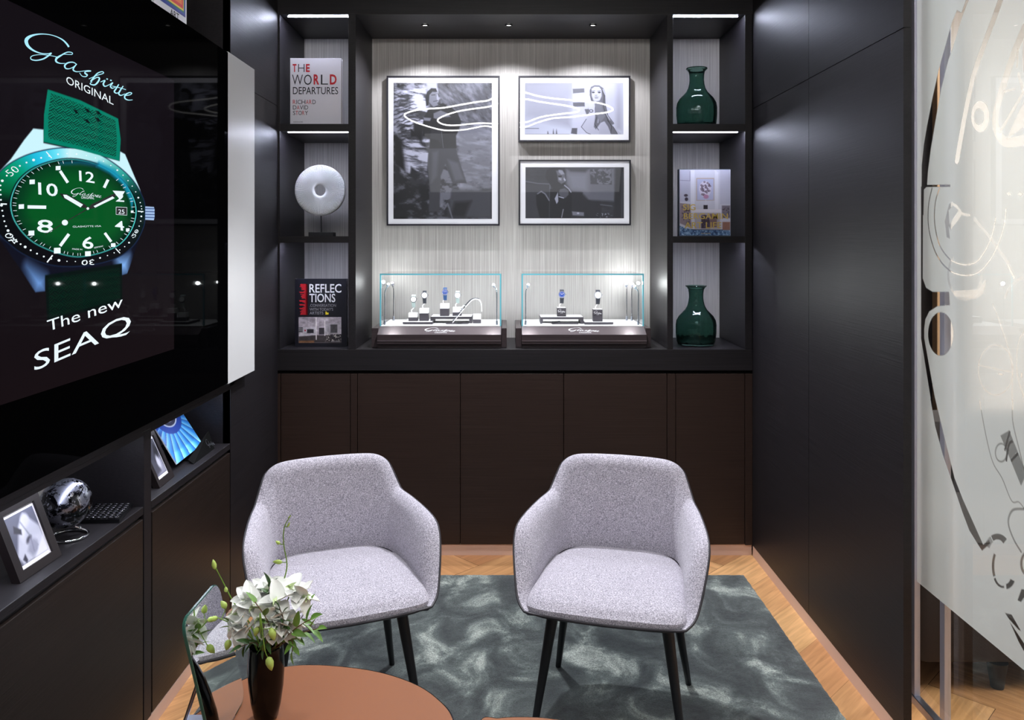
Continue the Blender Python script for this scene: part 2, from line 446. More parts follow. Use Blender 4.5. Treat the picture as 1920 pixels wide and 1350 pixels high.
# floor: oak herringbone, one plank per face
def make_floor():
    L_, W_ = 0.80, 0.20
    V = []; Fc = []; cols = []; gd = []
    rnd = random.Random(3)
    c45 = math.cos(PI/4)
    def put(x0, y0, x1, y1, horiz):
        pts = [(x0, y0), (x1, y0), (x1, y1), (x0, y1)]
        w = [((p*c45-q*c45)+1.0, (p*c45+q*c45)+2.0) for p, q in pts]
        cx = sum(a for a, b in w)/4; cy = sum(b for a, b in w)/4
        if not (-2.2 < cx < 5.2 and -2.6 < cy < 5.4): return
        b = len(V); g = 0.0008
        for a, bb in w: V.append((cx+(a-cx)*(1-g*4), cy+(bb-cy)*(1-g*4), 0))
        Fc.append([b, b+1, b+2, b+3])
        t = rnd.random(); h = rnd.uniform(-0.03, 0.03)
        base = np.array(lin((224, 178, 124)))*(1-t)+np.array(lin((178, 126, 84)))*t
        cols.append((base[0], base[1]*(1+h), base[2]*(1+h))); gd.append(1.0 if horiz else 0.0)
    for n_ in range(-60, 61):
        for m_ in range(-14, 15):
            ox = n_*W_+m_*L_; oy = n_*W_-m_*L_
            put(ox, oy, ox+L_, oy+W_, True)
            put(ox, oy+W_, ox+W_, oy+W_+L_, False)
    me = bpy.data.meshes.new('floor'); me.from_pydata(V, [], Fc); me.update()
    a = me.color_attributes.new('Col', 'FLOAT_COLOR', 'CORNER')
    arr = np.ones((len(Fc)*4, 4)); arr[:, :3] = np.repeat(np.array(cols), 4, 0); arr[:, 3] = np.repeat(np.array(gd), 4)
    a.data.foreach_set('color', arr.astype(np.float32).ravel())
    m = mat('oak_herringbone', (0.5, 0.35, 0.2), 0.38)
    n, l, b = nodes_of(m)
    at = n.new('ShaderNodeAttribute'); at.attribute_name = 'Col'
    def gn(rot):
        tc = n.new('ShaderNodeTexCoord'); mp = n.new('ShaderNodeMapping'); mp.inputs['Rotation'].default_value = (0, 0, rot)
        mp2 = n.new('ShaderNodeMapping'); mp2.inputs['Scale'].default_value = (1.6, 22, 1)
        t = n.new('ShaderNodeTexNoise'); t.inputs['Scale'].default_value = 2.4; t.inputs['Detail'].default_value = 5; t.inputs['Distortion'].default_value = 0.6
        l.new(tc.outputs['Object'], mp.inputs['Vector']); l.new(mp.outputs[0], mp2.inputs['Vector']); l.new(mp2.outputs[0], t.inputs['Vector'])
        return t.outputs['Fac']
    mx = n.new('ShaderNodeMix'); l.new(at.outputs['Alpha'], mx.inputs[0]); l.new(gn(PI/4), mx.inputs[2]); l.new(gn(-PI/4), mx.inputs[3])
    rr = ramp(m, mx.outputs[0], [(0.3, (0.72, 0.66, 0.60)), (0.65, (1.08, 1.05, 1.02))])
    mu = n.new('ShaderNodeMix'); mu.data_type = 'RGBA'; mu.blend_type = 'MULTIPLY'; mu.inputs[0].default_value = 1.0
    l.new(at.outputs['Color'], mu.inputs[6]); l.new(rr, mu.inputs[7]); l.new(mu.outputs[2], b.inputs['Base Color'])
    add_bump(m, mx.outputs[0], 0.15, 0.001)
    me.materials.append(m)
    o = bpy.data.objects.new('floor', me); COL.objects.link(o)
    struct(o)
make_floor()
o = MB().box(-2.2, 5.2, -2.6, 5.4, -0.05, -0.004).build('floor_underlay', M_GAP); o.name = 'floor_base'; struct(o)

M_CEIL = mat('dark_ceiling', (0.012, 0.012, 0.014), 0.7, spec=0.2)
M_CEILW = mat('white_ceiling', (0.7, 0.7, 0.7), 0.8)
struct(MB().box(XL-0.35, XR+0.10, 2.0, 4.4, 2.75, 2.80).build('ceiling', M_CEIL))
struct(MB().box(XL-0.35, 5.0, -2.5, 2.0, 2.80, 2.85).build('ceiling', M_CEIL))
struct(MB().box(XR+0.10, 5.0, 2.0, 5.3, 2.9, 2.95).build('ceiling', M_CEILW))
struct(MB().box(XL-0.02, XR+0.02, YB, YB+0.05, 0.0, 2.75).build('wall_back', M_WALLPAPER))
# header beam over the whole built-in
struct(MB().box(XL, XR, YF, YB, ZT, 2.75).build('trim_1', M_WOODX))

# right side wall: oak panels with thin joints
mb = MB()
for (y0, y1) in ((2.358, 3.098), (3.101, 4.27)):
    for (z0, z1) in ((0.052, 2.127), (2.130, 2.75)):
        mb.box(XR, XR+0.024, y0, y1, z0, z1)
mb.box(XR+0.004, XR+0.023, 2.36, 4.27, 0.05, 2.75)
struct(mb.build('wall_right', M_WOODY))
struct(MB().box(XR+0.001, XR+0.022, 2.362, YF+0.0, 0.0, 0.050).build('baseboard_right', M_SKIRT))

# left side wall with two rows of niches; the wall's front plane is X = XL2
XN = -1.353                 # wallpapered back of the niches
XL2 = -1.092
YA, YD0, YD1, YE = 1.25, 2.405, 2.455, 3.157   # niche starts, divider, far end
mb = MB()
for (y0, y1) in ((YE, YF),):
    for (z0, z1) in ((0.047, 2.140), (2.143, 2.75)):
        mb.box(XL2-0.03, XL2, y0, y1, z0, z1)
mb.box(XL2-0.03, XL2-0.004, YE, YF, 0.04, 2.75)
mb.box(-1.45, XL2-0.03, 3.20, YF, 0.0, 2.75)
# plain wall behind the screen and far end panels of the niches
mb.box(-1.45, XL2, -2.4, YE+0.045, 0.928, 2.232)
mb.box(-1.42, XL2-0.002, YE, YE+0.045, 0.0, 2.75)
mb.box(-1.42, XL2, YD0, YD1, 2.232, 2.75)
struct(mb.build('wall_left', M_WOODY))
struct(MB().box(-1.46, -1.42, -2.4, 3.2, 0, 2.75).box(-1.42, XN, YA, YE, 0.70, 0.93).box(-1.42, XN, -2.4, YE, 2.23, 2.75).build('wall_left_niche_lining', M_WALLPAPER))
bpy.data.objects['wall_left_niche_lining'].name = 'wall_left_lining'
struct(MB().box(XL2-0.02, XL2-0.001, -2.4, YF, 0.0, 0.045).build('baseboard_left', M_SKIRT))
struct(MB().box(XL+0.02, XR-0.001, YF+0.012, YF+0.03, 0.0, 0.052).build('baseboard_back', M_SKIRT))

# low built-in cabinets under the screen: shelf top, doors
M_LEDN = mat('niche_strip_light', (1, 1, 1), 0.5, emit=(0.80, 0.84, 1.0), es=26)
def left_cabinet(y0, y1, label, dy0, dy1):
    t = empty('low_cabinet', ((XL2-0.2), (y0+y1)/2, 0.045), label, 'cabinet')
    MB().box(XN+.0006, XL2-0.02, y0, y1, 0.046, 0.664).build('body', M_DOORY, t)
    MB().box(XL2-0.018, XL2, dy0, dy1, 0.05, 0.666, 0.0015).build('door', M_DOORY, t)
    MB().box(XN+.0006, XL2-0.001, y0, y1, 0.678, 0.702, 0.002).box(XN+.0006, XL2-0.012, y0, y1, 0.664, 0.680).build('shelf_top', M_WOODY, t)
    return t
left_cabinet(YD1+0.001, YE-0.001, 'dark oak low cabinet on the left wall holding the blue print above it', 2.462, YE-0.006)
left_cabinet(1.60, YD0-0.001, 'dark oak low cabinet on the left wall under the globe and keyboard', 1.62, YD0-0.006)
left_cabinet(0.9, 1.599, 'dark oak low cabinet on the left wall nearest the camera', 0.92, 1.594)
for y0, y1, z, lab in ((1.55, YD0-0.05, 0.9148, 'light strip under the rail above the globe niche'), (YD1+0.05, YE-0.05, 0.9148, 'light strip under the rail above the blue print niche')):
    tag(MB().box(-1.150, -1.135, y0, y1, z-0.003, z-0.0001).build('light_strip', M_LEDN), lab, 'light')
t = empty('divider_panel', (-1.25, (YD0+YD1)/2, 0.045), 'narrow dark oak upright between the globe niche and the blue print niche', 'panel')
MB().box(-1.40, XL2, YD0+0.0005, YD1-0.0005, 0.046, 0.927, 0.001).build('upright', M_WOODY, t)
MB().box(-1.40, XL2, YD1, YE, 0.9155, 0.9275).build('rail', M_WOODY, t)
MB().box(-1.40, XL2, YA, YD0, 0.9155, 0.9275).build('rail', M_WOODY, t)

# ================================================================ BACK BUILT-IN
def px_x(px): return (px-951)/394.0
# base cabinets with doors, shadow gap above
def base_cab(x0, x1, doors, label):
    t = empty('base_cabinet', ((x0+x1)/2, (YF+YB)/2, 0.052), label, 'cabinet')
    MB().box(x0, x1, YF+0.024, YB-0.002, 0.053, 0.868).build('body', M_GAP, t)
    for a, b_ in doors:
        MB().box(a+0.0015, b_-0.0015, YF+0.004, YF+0.022, 0.056, 0.868, 0.001).build('door', M_DOOR, t)
    return t
base_cab(XL+0.016, -0.734, [(px_x(526), px_x(657))], 'narrow dark oak base cabinet with one door in the left corner')
base_cab(-0.726, 0.775, [(px_x(670), px_x(863)), (px_x(863), px_x(1057)), (px_x(1057), px_x(1251))], 'wide dark oak base cabinet with three doors below the display cases')
base_cab(0.783, 1.150, [(px_x(1267), px_x(1397))], 'narrow dark oak base cabinet with one door in the right corner')
for (a, b_, lab) in ((XL+0.001, px_x(526)-0.002, 'slim dark oak upright at the left end of the base cabinets'),
                     (px_x(657)+0.001, px_x(670)-0.001, 'slim dark oak upright between the left door and the three doors'),
                     (px_x(1251)+0.001, px_x(1267)-0.001, 'slim dark oak upright between the three doors and the right door'),
                     (px_x(1397)+0.001, XR-0.001, 'slim dark oak upright at the right end of the base cabinets')):
    tag(MB().box(a, b_, YF, YF+0.0035+0.018, 0.053, 0.868, 0.0008).build('cabinet_upright', M_DOOR), lab, 'panel')
tag(MB().box(XL+0.001, XR-0.001, YF-0.001, YB-0.001, 0.884, 0.985, 0.0015).build('worktop', M_WOODX), 'thick dark oak worktop running the whole width of the back wall', 'worktop')
tag(MB().box(XL+0.002, XR-0.002, YF+0.014, YF+0.05, 0.869, 0.8835).build('shadow_rail', M_GAP), 'thin black recessed rail under the thick worktop', 'rail')

SH1 = (2.023, 2.058); SH2 = (1.492, 1.523)
def bookcase(x0, x1, xi0, xi1, label, side):
    t = empty('bookcase', ((x0+x1)/2, (YF+YB)/2, 0.986), label, 'bookcase')
    MB().box(x0, xi0, YF, YB-0.001, 0.986, ZT-0.001, 0.0012).build('side_panel', M_WOODY, t)
    MB().box(xi1, x1, YF, YB-0.001, 0.986, ZT-0.001, 0.0012).build('side_panel', M_WOODY, t)
    for a, b_ in (SH1, SH2):
        if a < 1.6: MB().box(xi0, xi1, YF+0.001, YB-0.001, a+.007, b_, 0.0004).box(xi0, xi1, YF+0.001, YF+.022, a, a+.0075, 0.0004).build('shelf', M_WOODX, t)
        else: MB().box(xi0, xi1, YF+0.001, YB-0.001, a, b_, 0.0008).build('shelf', M_WOODX, t)
    e = 0.02 if side < 0 else 0.012
    for z, yy in ((ZT-0.001, 3.842), (SH1[0], 3.842), (SH2[0]+.007, 3.842)):
        hh = 0.0012; e = 0.03 if side < 0 else 0.006; e2 = 0.006 if side < 0 else 0.026
        s_ = MB().box(xi0+e, xi1-e2, yy-0.0055, yy+0.0055, z-hh, z-0.0001).build('light_strip', M_LED, t, label='glowing white light strip')
    return t
bookcase(XL+0.001, px_x(667), -1.082, px_x(653), 'tall dark oak bookcase left of the niche with white disc on middle shelf', -1)
bookcase(px_x(1251), XR-0.002, px_x(1262), px_x(1397), 'tall dark oak bookcase right of the niche holding two green bottles', 1)
for i, (x, y) in enumerate(NSP):
    t = empty('downlight', (x, y, ZT-0.012), ['leftmost of three small recessed downlights above the pictures', 'middle one of three small recessed downlights above the pictures', 'rightmost of three small recessed downlights above the pictures'][i], 'light', 'downlights in the niche top')
    MB().lathe([(0.012, 0.0105), (0.0185, 0.0105), (0.020, 0.006), (0.0185, 0.0045), (0.013, 0.0048), (0.012, 0.0105)], (x, y, ZT-0.012), 28).smooth().build('trim_ring', M_BLACK, t)
    MB().lathe([(0, 0.008), (0.0118, 0.008), (0.0118, 0.0095), (0, 0.0095)], (x, y, ZT-0.012), 24).build('lens', mat('downlight_lens', (1, 1, 1), 0.4, emit=(1, 0.98, 0.95), es=6), t)

# ================================================================ RUG
def make_rug():
    x0, x1, y0, y1 = -0.99, 1.058, 0.7, 3.565
    nx, ny = 260, 360
    xs = np.linspace(x0, x1, nx); ys = np.linspace(y0, y1, ny)
    r = np.random.RandomState(2)
    X, Y = np.meshgrid(xs, ys)
    edge = np.minimum(np.minimum(X-x0, x1-X), np.minimum(Y-y0, y1-Y))
    Z = 0.004+0.010*np.clip(edge/0.008, 0, 1)+r.rand(ny, nx)*0.002
    X = X+np.where(edge < 0.002, (r.rand(ny, nx)-0.5)*0.004, 0); Y = Y+np.where(edge < 0.002, (r.rand(ny, nx)-0.5)*0.004, 0)
    me = bpy.data.meshes.new('rug'); me.vertices.add(nx*ny)
    me.vertices.foreach_set('co', np.stack([X, Y, Z], -1).astype(np.float32).ravel())
    i = np.arange(nx*ny).reshape(ny, nx)
    q = np.stack([i[:-1, :-1], i[:-1, 1:], i[1:, 1:], i[1:, :-1]], -1).reshape(-1, 4)
    me.loops.add(q.size); me.polygons.add(len(q)); me.loops.foreach_set('vertex_index', q.ravel().astype(np.int32))
    me.polygons.foreach_set('loop_start', (np.arange(len(q))*4).astype(np.int32)); me.update(calc_edges=True)
    m = mat('green_grey_viscose_rug', (0.1, 0.12, 0.12), 0.8, spec=0.25, sheen=0.35)
    n, l, b = nodes_of(m)
    big = noise(m, (1.25, 1.0, 1), 4.4, 5, 0.60, 0.8)  # broad noise puts the sheen variation of the nap into the colour
    c = ramp(m, big, [(0.36, (0.010, 0.018, 0.020)), (0.46, (0.034, 0.046, 0.046)), (0.55, (0.095, 0.120, 0.112)), (0.66, (0.38, 0.42, 0.38))])
    fine = noise(m, (1, 1, 1), 210, 4, 0.9)
    fr = ramp(m, fine, [(0.36, (0.22, 0.22, 0.23)), (0.64, (2.0, 2.0, 1.95))])
    mu = n.new('ShaderNodeMix'); mu.data_type = 'RGBA'; mu.blend_type = 'MULTIPLY'; mu.inputs[0].default_value = 1.0
    l.new(c, mu.inputs[6]); l.new(fr, mu.inputs[7]); l.new(mu.outputs[2], b.inputs['Base Color'])
    add_bump(m, fine, 0.9, 0.004)
    tag(link_mesh('rug', me, m), 'green grey velvety rug under the two armchairs and the table', 'rug')
make_rug()

# ================================================================ ARMCHAIRS
M_FAB = mat('light_grey_weave', (0.42, 0.40, 0.46), 0.85, spec=0.2, sheen=0.25)
def _fab():
    n, l, b = nodes_of(M_FAB)
    f = noise(M_FAB, (1, 1, 1), 330, 3, 0.75)
    l.new(ramp(M_FAB, f, [(0.33, (0.15, 0.14, 0.175)), (0.5, (0.43, 0.405, 0.465)), (0.66, (0.80, 0.76, 0.84))]), b.inputs['Base Color'])
    add_bump(M_FAB, f, 0.7, 0.002)
_fab()
M_PIPE = mat('dark_piping', (0.030, 0.026, 0.032), 0.5)
M_LEG = mat('black_ash_leg', (0.008, 0.008, 0.011), 0.4)
M_SHELLOUT = mat('grey_outer_shell', (0.10, 0.095, 0.12), 0.7)
def armchair(loc, rz, label):
    t = empty('armchair', loc, label, 'chair', None, rz)
    T = [(0, .222, .752), (.10, .220, .750), (.165, .212, .744), (.203, .202, .722), (.220, .184, .690), (.236, .162, .648), (.243, .140, .634), (.262, .06, .628), (.282, -.05, .617), (.291, -.115, .602), (.292, -.150, .572), (.283, -.185, .52), (.266, -.226, .452), (.251, -.252, .423), (.229, -.275, .408)]
    B = [(0, .190, .44), (.09, .188, .44), (.135, .178, .44), (.168, .160, .44), (.184, .140, .44), (.196, .115, .44), (.202, .09, .44), (.212, .03, .44), (.220, -.06, .44), (.224, -.13, .44), (.226, -.16, .438), (.228, -.19, .434), (.229, -.222, .424), (.228, -.242, .415), (.220, -.262, .406)]
    Tc = catmull(T, 7); Bc = catmull(B, 7)
    Tf = [np.array((-p[0], p[1], p[2])) for p in Tc[:0:-1]]+Tc
    Bf = [np.array((-p[0], p[1], p[2])) for p in Bc[:0:-1]]+Bc
    N = len(Tf); rows = []; rim = []
    outs = []
    for i in range(N):
        a = Bf[max(i-1, 0)]; b_ = Bf[min(i+1, N-1)]; tg = (b_-a)[:2]; L = np.hypot(*tg) or 1
        o_ = np.array([-tg[1], tg[0], 0])/L
        if np.dot(o_[:2], Bf[i][:2]-np.array([0, -0.1])) < 0: o_ = -o_
        outs.append(o_)
    outs = [np.mean(outs[max(0, i-3):i+4], 0) for i in range(N)]
    outs = [o_/np.linalg.norm(o_) for o_ in outs]
    for i in range(N):
        Tp, Bp, o_ = Tf[i], Bf[i], outs[i]
        h = np.linalg.norm(Tp-Bp); w = (Tp-Bp)/max(h, 1e-6); k = min(1.0, h/0.15)
        th = 0.030*k+0.004
        Ti = Tp-o_*th-w*0.036*k
        row = []
        for v in np.linspace(0, 1, 11):
            row.append(Bp-o_*0.004*(1-v)+(Ti-Bp)*v-o_*0.008*k*math.sin(PI*v))
        for q in range(1, 7):
            a = q/6*PI/2
            row.append(Tp-o_*(th-th*0.72*(1-math.cos(a)))-w*0.036*k*(1-math.sin(a)))
        row += [Tp-o_*th*0.12-w*0.0008*k, Tp-w*0.005*k]
        rows.append(row); rim.append(Tp+o_*0.001-w*0.006*k)
    mb = MB(); mb.grid([[tuple(p) for p in r] for r in rows]); mb.smooth()
    mb.build('padded_shell', M_FAB, t, local=True)
    # outer shell
    rows = []
    for i in range(N):
        Tp, Bp, o_ = Tf[i], Bf[i], outs[i]
        h = np.linalg.norm(Tp-Bp); k = min(1.0, h/0.22)
        E_ = np.array((Bp[0], Bp[1], Bp[2]))+o_*0.026*k+np.array((0, 0, -0.012-0.022*k))
        row = [tuple(Tp-(Tp-E_)*v+o_*0.012*k*math.sin(PI*v)) for v in np.linspace(0.01, 1, 9)]
        I_ = Bp*np.array((0.80, 0.80, 1))+np.array((0, -0.01+(0.03 if Bp[1] < -.2 else 0), -0.045))
        row.append(tuple(I_)); rows.append(row)
    mb = MB(); mb.grid(rows); mb.smooth(); mb.build('outer_shell', M_SHELLOUT, t, local=True)
    # front lip: from corner to corner
    zc = .412
    fl = [(x, -.275-0.014*(1-(x/.229)**2), .406-0.004*(1-(x/.229)**2)) for x in np.linspace(.229, -.229, 25)]
    loop = [tuple(p) for p in rim]+[p for p in fl[1:-1]]
    mb = MB().tube(loop, 0.0036, 8, closed=True).smooth(); mb.build('piping', M_PIPE, t, local=True)
    # seat pad: superellipse-like outline, crowned
    def outline(k):
        a = 2*PI*k/96; c, s_ = math.cos(a), math.sin(a)
        n_ = 11 if s_ < 0 else 5.0
        x = abs(c)**(2/n_)*(1 if c > 0 else -1); y = abs(s_)**(2/n_)*(1 if s_ > 0 else -1)
        yy = -0.036+0.236*y
        wx = 0.236 if yy < -0.10 else 0.236-0.050*((yy+0.10)/0.30)**1.5
        yf = yy-(0.016*(1-x*x) if y < 0 else 0)
        return x*wx, yf
    rows = []
    for f, z in ((0.0, .470), (.3, .469), (.55, .466), (.75, .461), (.88, .454), (.95, .445), (.985, .434), (1.0, .420), (1.0, .406), (.992, .400), (.93, .396), (0.5, .395), (0.0, .395)):
        r = []
        for k in range(96):
            x, y = outline(k); dz = 0
            if f > 0.0 and z > 0.43 and y < -0.1: dz = -0.010*((-y-0.1)/0.17)**2*f
            if z > 0.43 and y > 0.08: dz = -0.006
            r.append((x*f, -0.03+(y+0.03)*f, z+dz))
        rows.append(r)
    mb = MB(); mb.grid(rows, close_u=True); mb.smooth(); o = mb.build('seat', M_FAB, t, local=True)
    rows = [[(outline(k)[0]*f*0.985, -0.03+(outline(k)[1]+0.03)*f*0.985, z) for k in range(96)] for f, z in ((.975, .399), (.985, .394), (.95, .388), (.5, .384), (0, .384))]
    mb = MB(); mb.grid(rows, close_u=True); mb.smooth(); mb.build('seat_base', M_PIPE, t, local=True)
    for (x0, y0, x1, y1) in ((-.165, .13, -.222, .212), (.165, .13, .222, .212), (-.165, -.13, -.222, -.19), (.165, -.13, .222, -.19)):
        MB().cone((x1, y1, 0.0), (x0, y0, .388), 0.0095, 0.019, 20).smooth().build('leg', M_LEG, t, local=True)
    # arm seams
    return t
RUGZ = 0.0166
armchair((0.340, 2.531, RUGZ), math.radians(-14.5), 'light grey upholstered armchair on the right, turned towards the left')
armchair((-0.535, 2.528, RUGZ), math.radians(21.1), 'light grey upholstered armchair on the left, behind the flower vase')
# ================================================================ COFFEE TABLES
M_TAN = mat('tan_leather_top', (0.235, 0.080, 0.027), 0.6, spec=0.35, bump=((1, 1, 1), 0.12, 0.0006, 260, 2))
ZTAB = 0.45
def side_table(name, pts, zt, label, legs):
    cx = sum(p[0] for p in pts)/len(pts); cy = sum(p[1] for p in pts)/len(pts)
    t = empty(name, (cx, cy, RUGZ), label, 'table')
    out = [tuple(p) for p in catmull(pts, 12, closed=True)]
    def sc(f): return [(cx+(x-cx)*f, cy+(y-cy)*f) for x, y in out]
    mb = MB(); mb.prism(sc(0.988), lambda u, v, w: (u, v, zt-0.001+w), 0.001); mb.build('table_top', M_TAN, t)
    rows = [[(x, y, z) for x, y in sc(f)] for f, z in ((0.988, zt-0.0005), (0.992, zt+0.0006), (1.0, zt-0.001), (1.0, zt-0.014), (0.97, zt-0.018), (0.5, zt-0.018))]
    mb = MB(); g = mb.grid(rows, close_u=True); mb.bm.faces.new(g[-1][::-1]); mb.smooth(); mb.build('table_rim', M_BLACK, t)
    for x, y in legs:
        MB().cone((cx+(x-cx)*1.15, cy+(y-cy)*1.15, RUGZ), (x, y, zt-0.018), 0.009, 0.013, 18).smooth().build('leg', M_LEG, t)
    return t
def tp(px, py, z=ZTAB):
    s = (py-452)/(1.5-z); return ((px-951)/s, F/s)
PT = [tp(598, 1246), tp(700, 1257), tp(775, 1280), tp(822, 1310), tp(852, 1350), (-0.095, 1.60), (-0.16, 1.42), (-0.32, 1.30), (-0.52, 1.30), (-0.68, 1.42), (-0.76, 1.60), tp(372, 1334), tp(440, 1281), tp(520, 1252)]
side_table('coffee_table', PT, ZTAB, 'rounded tan leather coffee table with thin black rim carrying the flower vase', [(-0.62, 1.50), (-0.25, 1.48), (-0.43, 1.86)])
ZT2 = 0.40
P2 = [tp(978, 1343.5, ZT2), tp(1035, 1347, ZT2), tp(1085, 1362, ZT2), (0.20, 1.66), (0.22, 1.50), (0.16, 1.33), (0.02, 1.28), (-0.06, 1.33), (-0.065, 1.52), (-0.055, 1.66), tp(900, 1352, ZT2), tp(935, 1345.5, ZT2)]
side_table('coffee_table', P2, ZT2, 'lower tan coffee table, only its rear edge in view in front of right armchair', [(0.02, 1.42), (0.14, 1.45), (0.05, 1.68)])

# tilting table mirror beside the vase
def make_mirror():
    t = empty('table_mirror', (-0.61, 1.73, ZTAB+0.0008), 'frameless tilted table mirror with rounded corners standing left of the vase', 'mirror')
    y0, y1, H = 1.635, 1.835, 0.285
    nb = Vector((-0.600, 0, ZTAB+0.004)); nt = Vector((-0.664, 0, ZTAB+0.272))
    up = (nt-nb).normalized(); nrm = Vector((up.z, 0, -up.x))
    r = 0.03; w = (y1-y0)/2; h = (nt-nb).length
    poly = []
    for cx_, cy_, a0 in ((w-r, h-r, 0), (-w+r, h-r, 90), (-w+r, r, 180), (w-r, r, 270)):
        for k in range(9):
            a = math.radians(a0+k*90/8); poly.append((cx_+r*math.cos(a), cy_+r*math.sin(a)))
    fn = lambda u, v, d: tuple(nb+Vector((0, (y0+y1)/2+u, 0))+up*v+nrm*d)
    MB().prism(poly, lambda u, v, d: fn(u, v, d-0.0055), 0.0055).build('glass_edge', mat('green_glass_edge', (0.03, 0.10, 0.075), 0.15), t, label='green glass edge')
    MB().prism([(u*0.985, h/2+(v-h/2)*0.985) for u, v in poly], lambda u, v, d: fn(u, v, 0.0002+d), 0.0006).build('mirror_face', mat('silver_mirror', (0.86, 0.90, 0.87), 0.01, 1.0), t)
    mb = MB().tube([fn(0, 0.16, -0.007), fn(0, 0.10, -0.05), (-0.70, (y0+y1)/2, ZTAB+0.006)], 0.004, 10).smooth()
    mb.box(-0.705, -0.60, (y0+y1)/2-0.03, (y0+y1)/2+0.03, ZTAB+0.001, ZTAB+0.005)
    mb.build('stand', M_STEEL, t)
make_mirror()

# black vase
VX, VY = -0.532, 1.765
VASEC = (VX, VY, ZTAB+0.0008)
o = MB().lathe([(0, 0), (.022, 0), (.026, .004), (.032, .03), (.0375, .07), (.0395, .105), (.0385, .135), (.036, .157), (.0345, .158), (.033, .154), (.035, .13), (.0345, .10), (.03, .05), (.02, .02), (0, .015)], VASEC, 64).smooth().build('flower_vase', mat('glossy_black_ceramic', (0.003, 0.0027, 0.003), 0.12, spec=0.3))
tag(o, 'tall glossy black vase holding white flowers on the tan table', 'vase')

# flowers --------------------------------------------------------
M_PETAL = mat('white_petal', (0.86, 0.87, 0.83), 0.5, spec=0.3)
M_GREENP = mat('pale_green_petal', (0.62, 0.72, 0.42), 0.5, spec=0.3)
M_LEAF = mat('deep_green_leaf', (0.045, 0.115, 0.022), 0.35)
M_LEAF2 = mat('fresh_green_leaf', (0.13, 0.26, 0.045), 0.4)
M_BUD = mat('lime_green_bud', (0.42, 0.55, 0.12), 0.45)
M_STEM = mat('green_stem', (0.17, 0.30, 0.04), 0.5)
M_TWIG = mat('brown_twig', (0.14, 0.07, 0.035), 0.6)
def frame_of(d, roll=0.0):
    d = Vector(d).normalized(); q = d.to_track_quat('Y', 'Z').to_matrix().to_4x4()
    return q @ Matrix.Rotation(roll, 4, 'Y')
def blade(mb, base, d, L, W_, roll=0.0, curl=0.3, cup=0.25, n=8, m=4, tip=1.6, wave=0.0, rnd_=0.8):
    R = frame_of(d, roll); base = Vector(base); rows = []
    for i in range(n+1):
        t = i/n; w = W_*0.5*(math.sin(PI*min(1, t**(1/tip)))**rnd_ if 0 < t < 1 else 0.03)
        row = []
        for j in range(m+1):
            a = (j/m)*2-1
            z = -curl*L*t*t + cup*w*a*a*1.2 + wave*W_*math.sin(a*6+t*9)*t
            row.append(base+R @ Vector((a*w, L*t*(1-0.15*abs(curl)*t), z)))
        rows.append(row)
    g = mb.grid([[tuple(p) for p in r] for r in rows])
def orchid(name, c, face, size, label, rnd, mat_=None, full=False):
    """a bloom: sepals behind, two broad petals, folded lip"""
    t = empty(name, c, label, 'flower', 'white blooms in the black vase')
    c = Vector(c); f = Vector(face).normalized(); a = f.orthogonal().normalized(); b_ = f.cross(a)
    mb = MB(); a0 = rnd.uniform(0, 6.28)
    n_ = 8 if full else 5
    for k in range(n_):
        an = a0+2*PI*k/n_; d = (a*math.cos(an)+b_*math.sin(an))+f*(0.35 if not full else 0.55)
        blade(mb, c-f*0.002, d, size*rnd.uniform(0.85, 1.08), size*(0.72 if not full else 0.80), rnd.uniform(-.3, .3)+0, rnd.uniform(0.05, 0.3), 0.35, wave=0.03 if full else 0.012, rnd_=0.55)
    if full:
        for k in range(7):
            an = a0+0.4+2*PI*k/7; d = (a*math.cos(an)+b_*math.sin(an))*0.6+f
            blade(mb, c, d, size*0.62, size*0.45, rnd.uniform(-.5, .5), rnd.uniform(-0.1, 0.3), 0.4, wave=0.07)
    mb.smooth(); mb.build('petals', mat_ or M_PETAL, t)
    mb = MB()
    for s_ in (-1, 0, 1):
        blade(mb, c+f*0.002, f+a*0.35*s_, size*0.42, size*0.26, s_*0.8, 0.35, 0.8)
    mb.smooth(); mb.build('lip', M_GREENP, t)
    # short stalk into the vase
    rim = Vector((VX+(c.x-VX)*0.35, VY+(c.y-VY)*0.35, ZTAB+0.150)); mid = (c+rim)/2+Vector((0, 0, 0.012))
    MB().tube(catmull([c-f*0.004, mid, rim], 6), 0.0016, 6).smooth().build('stem', M_STEM, t)
rf = random.Random(11)
def fp(px, py, dy): return PX(px, py, VY+dy)
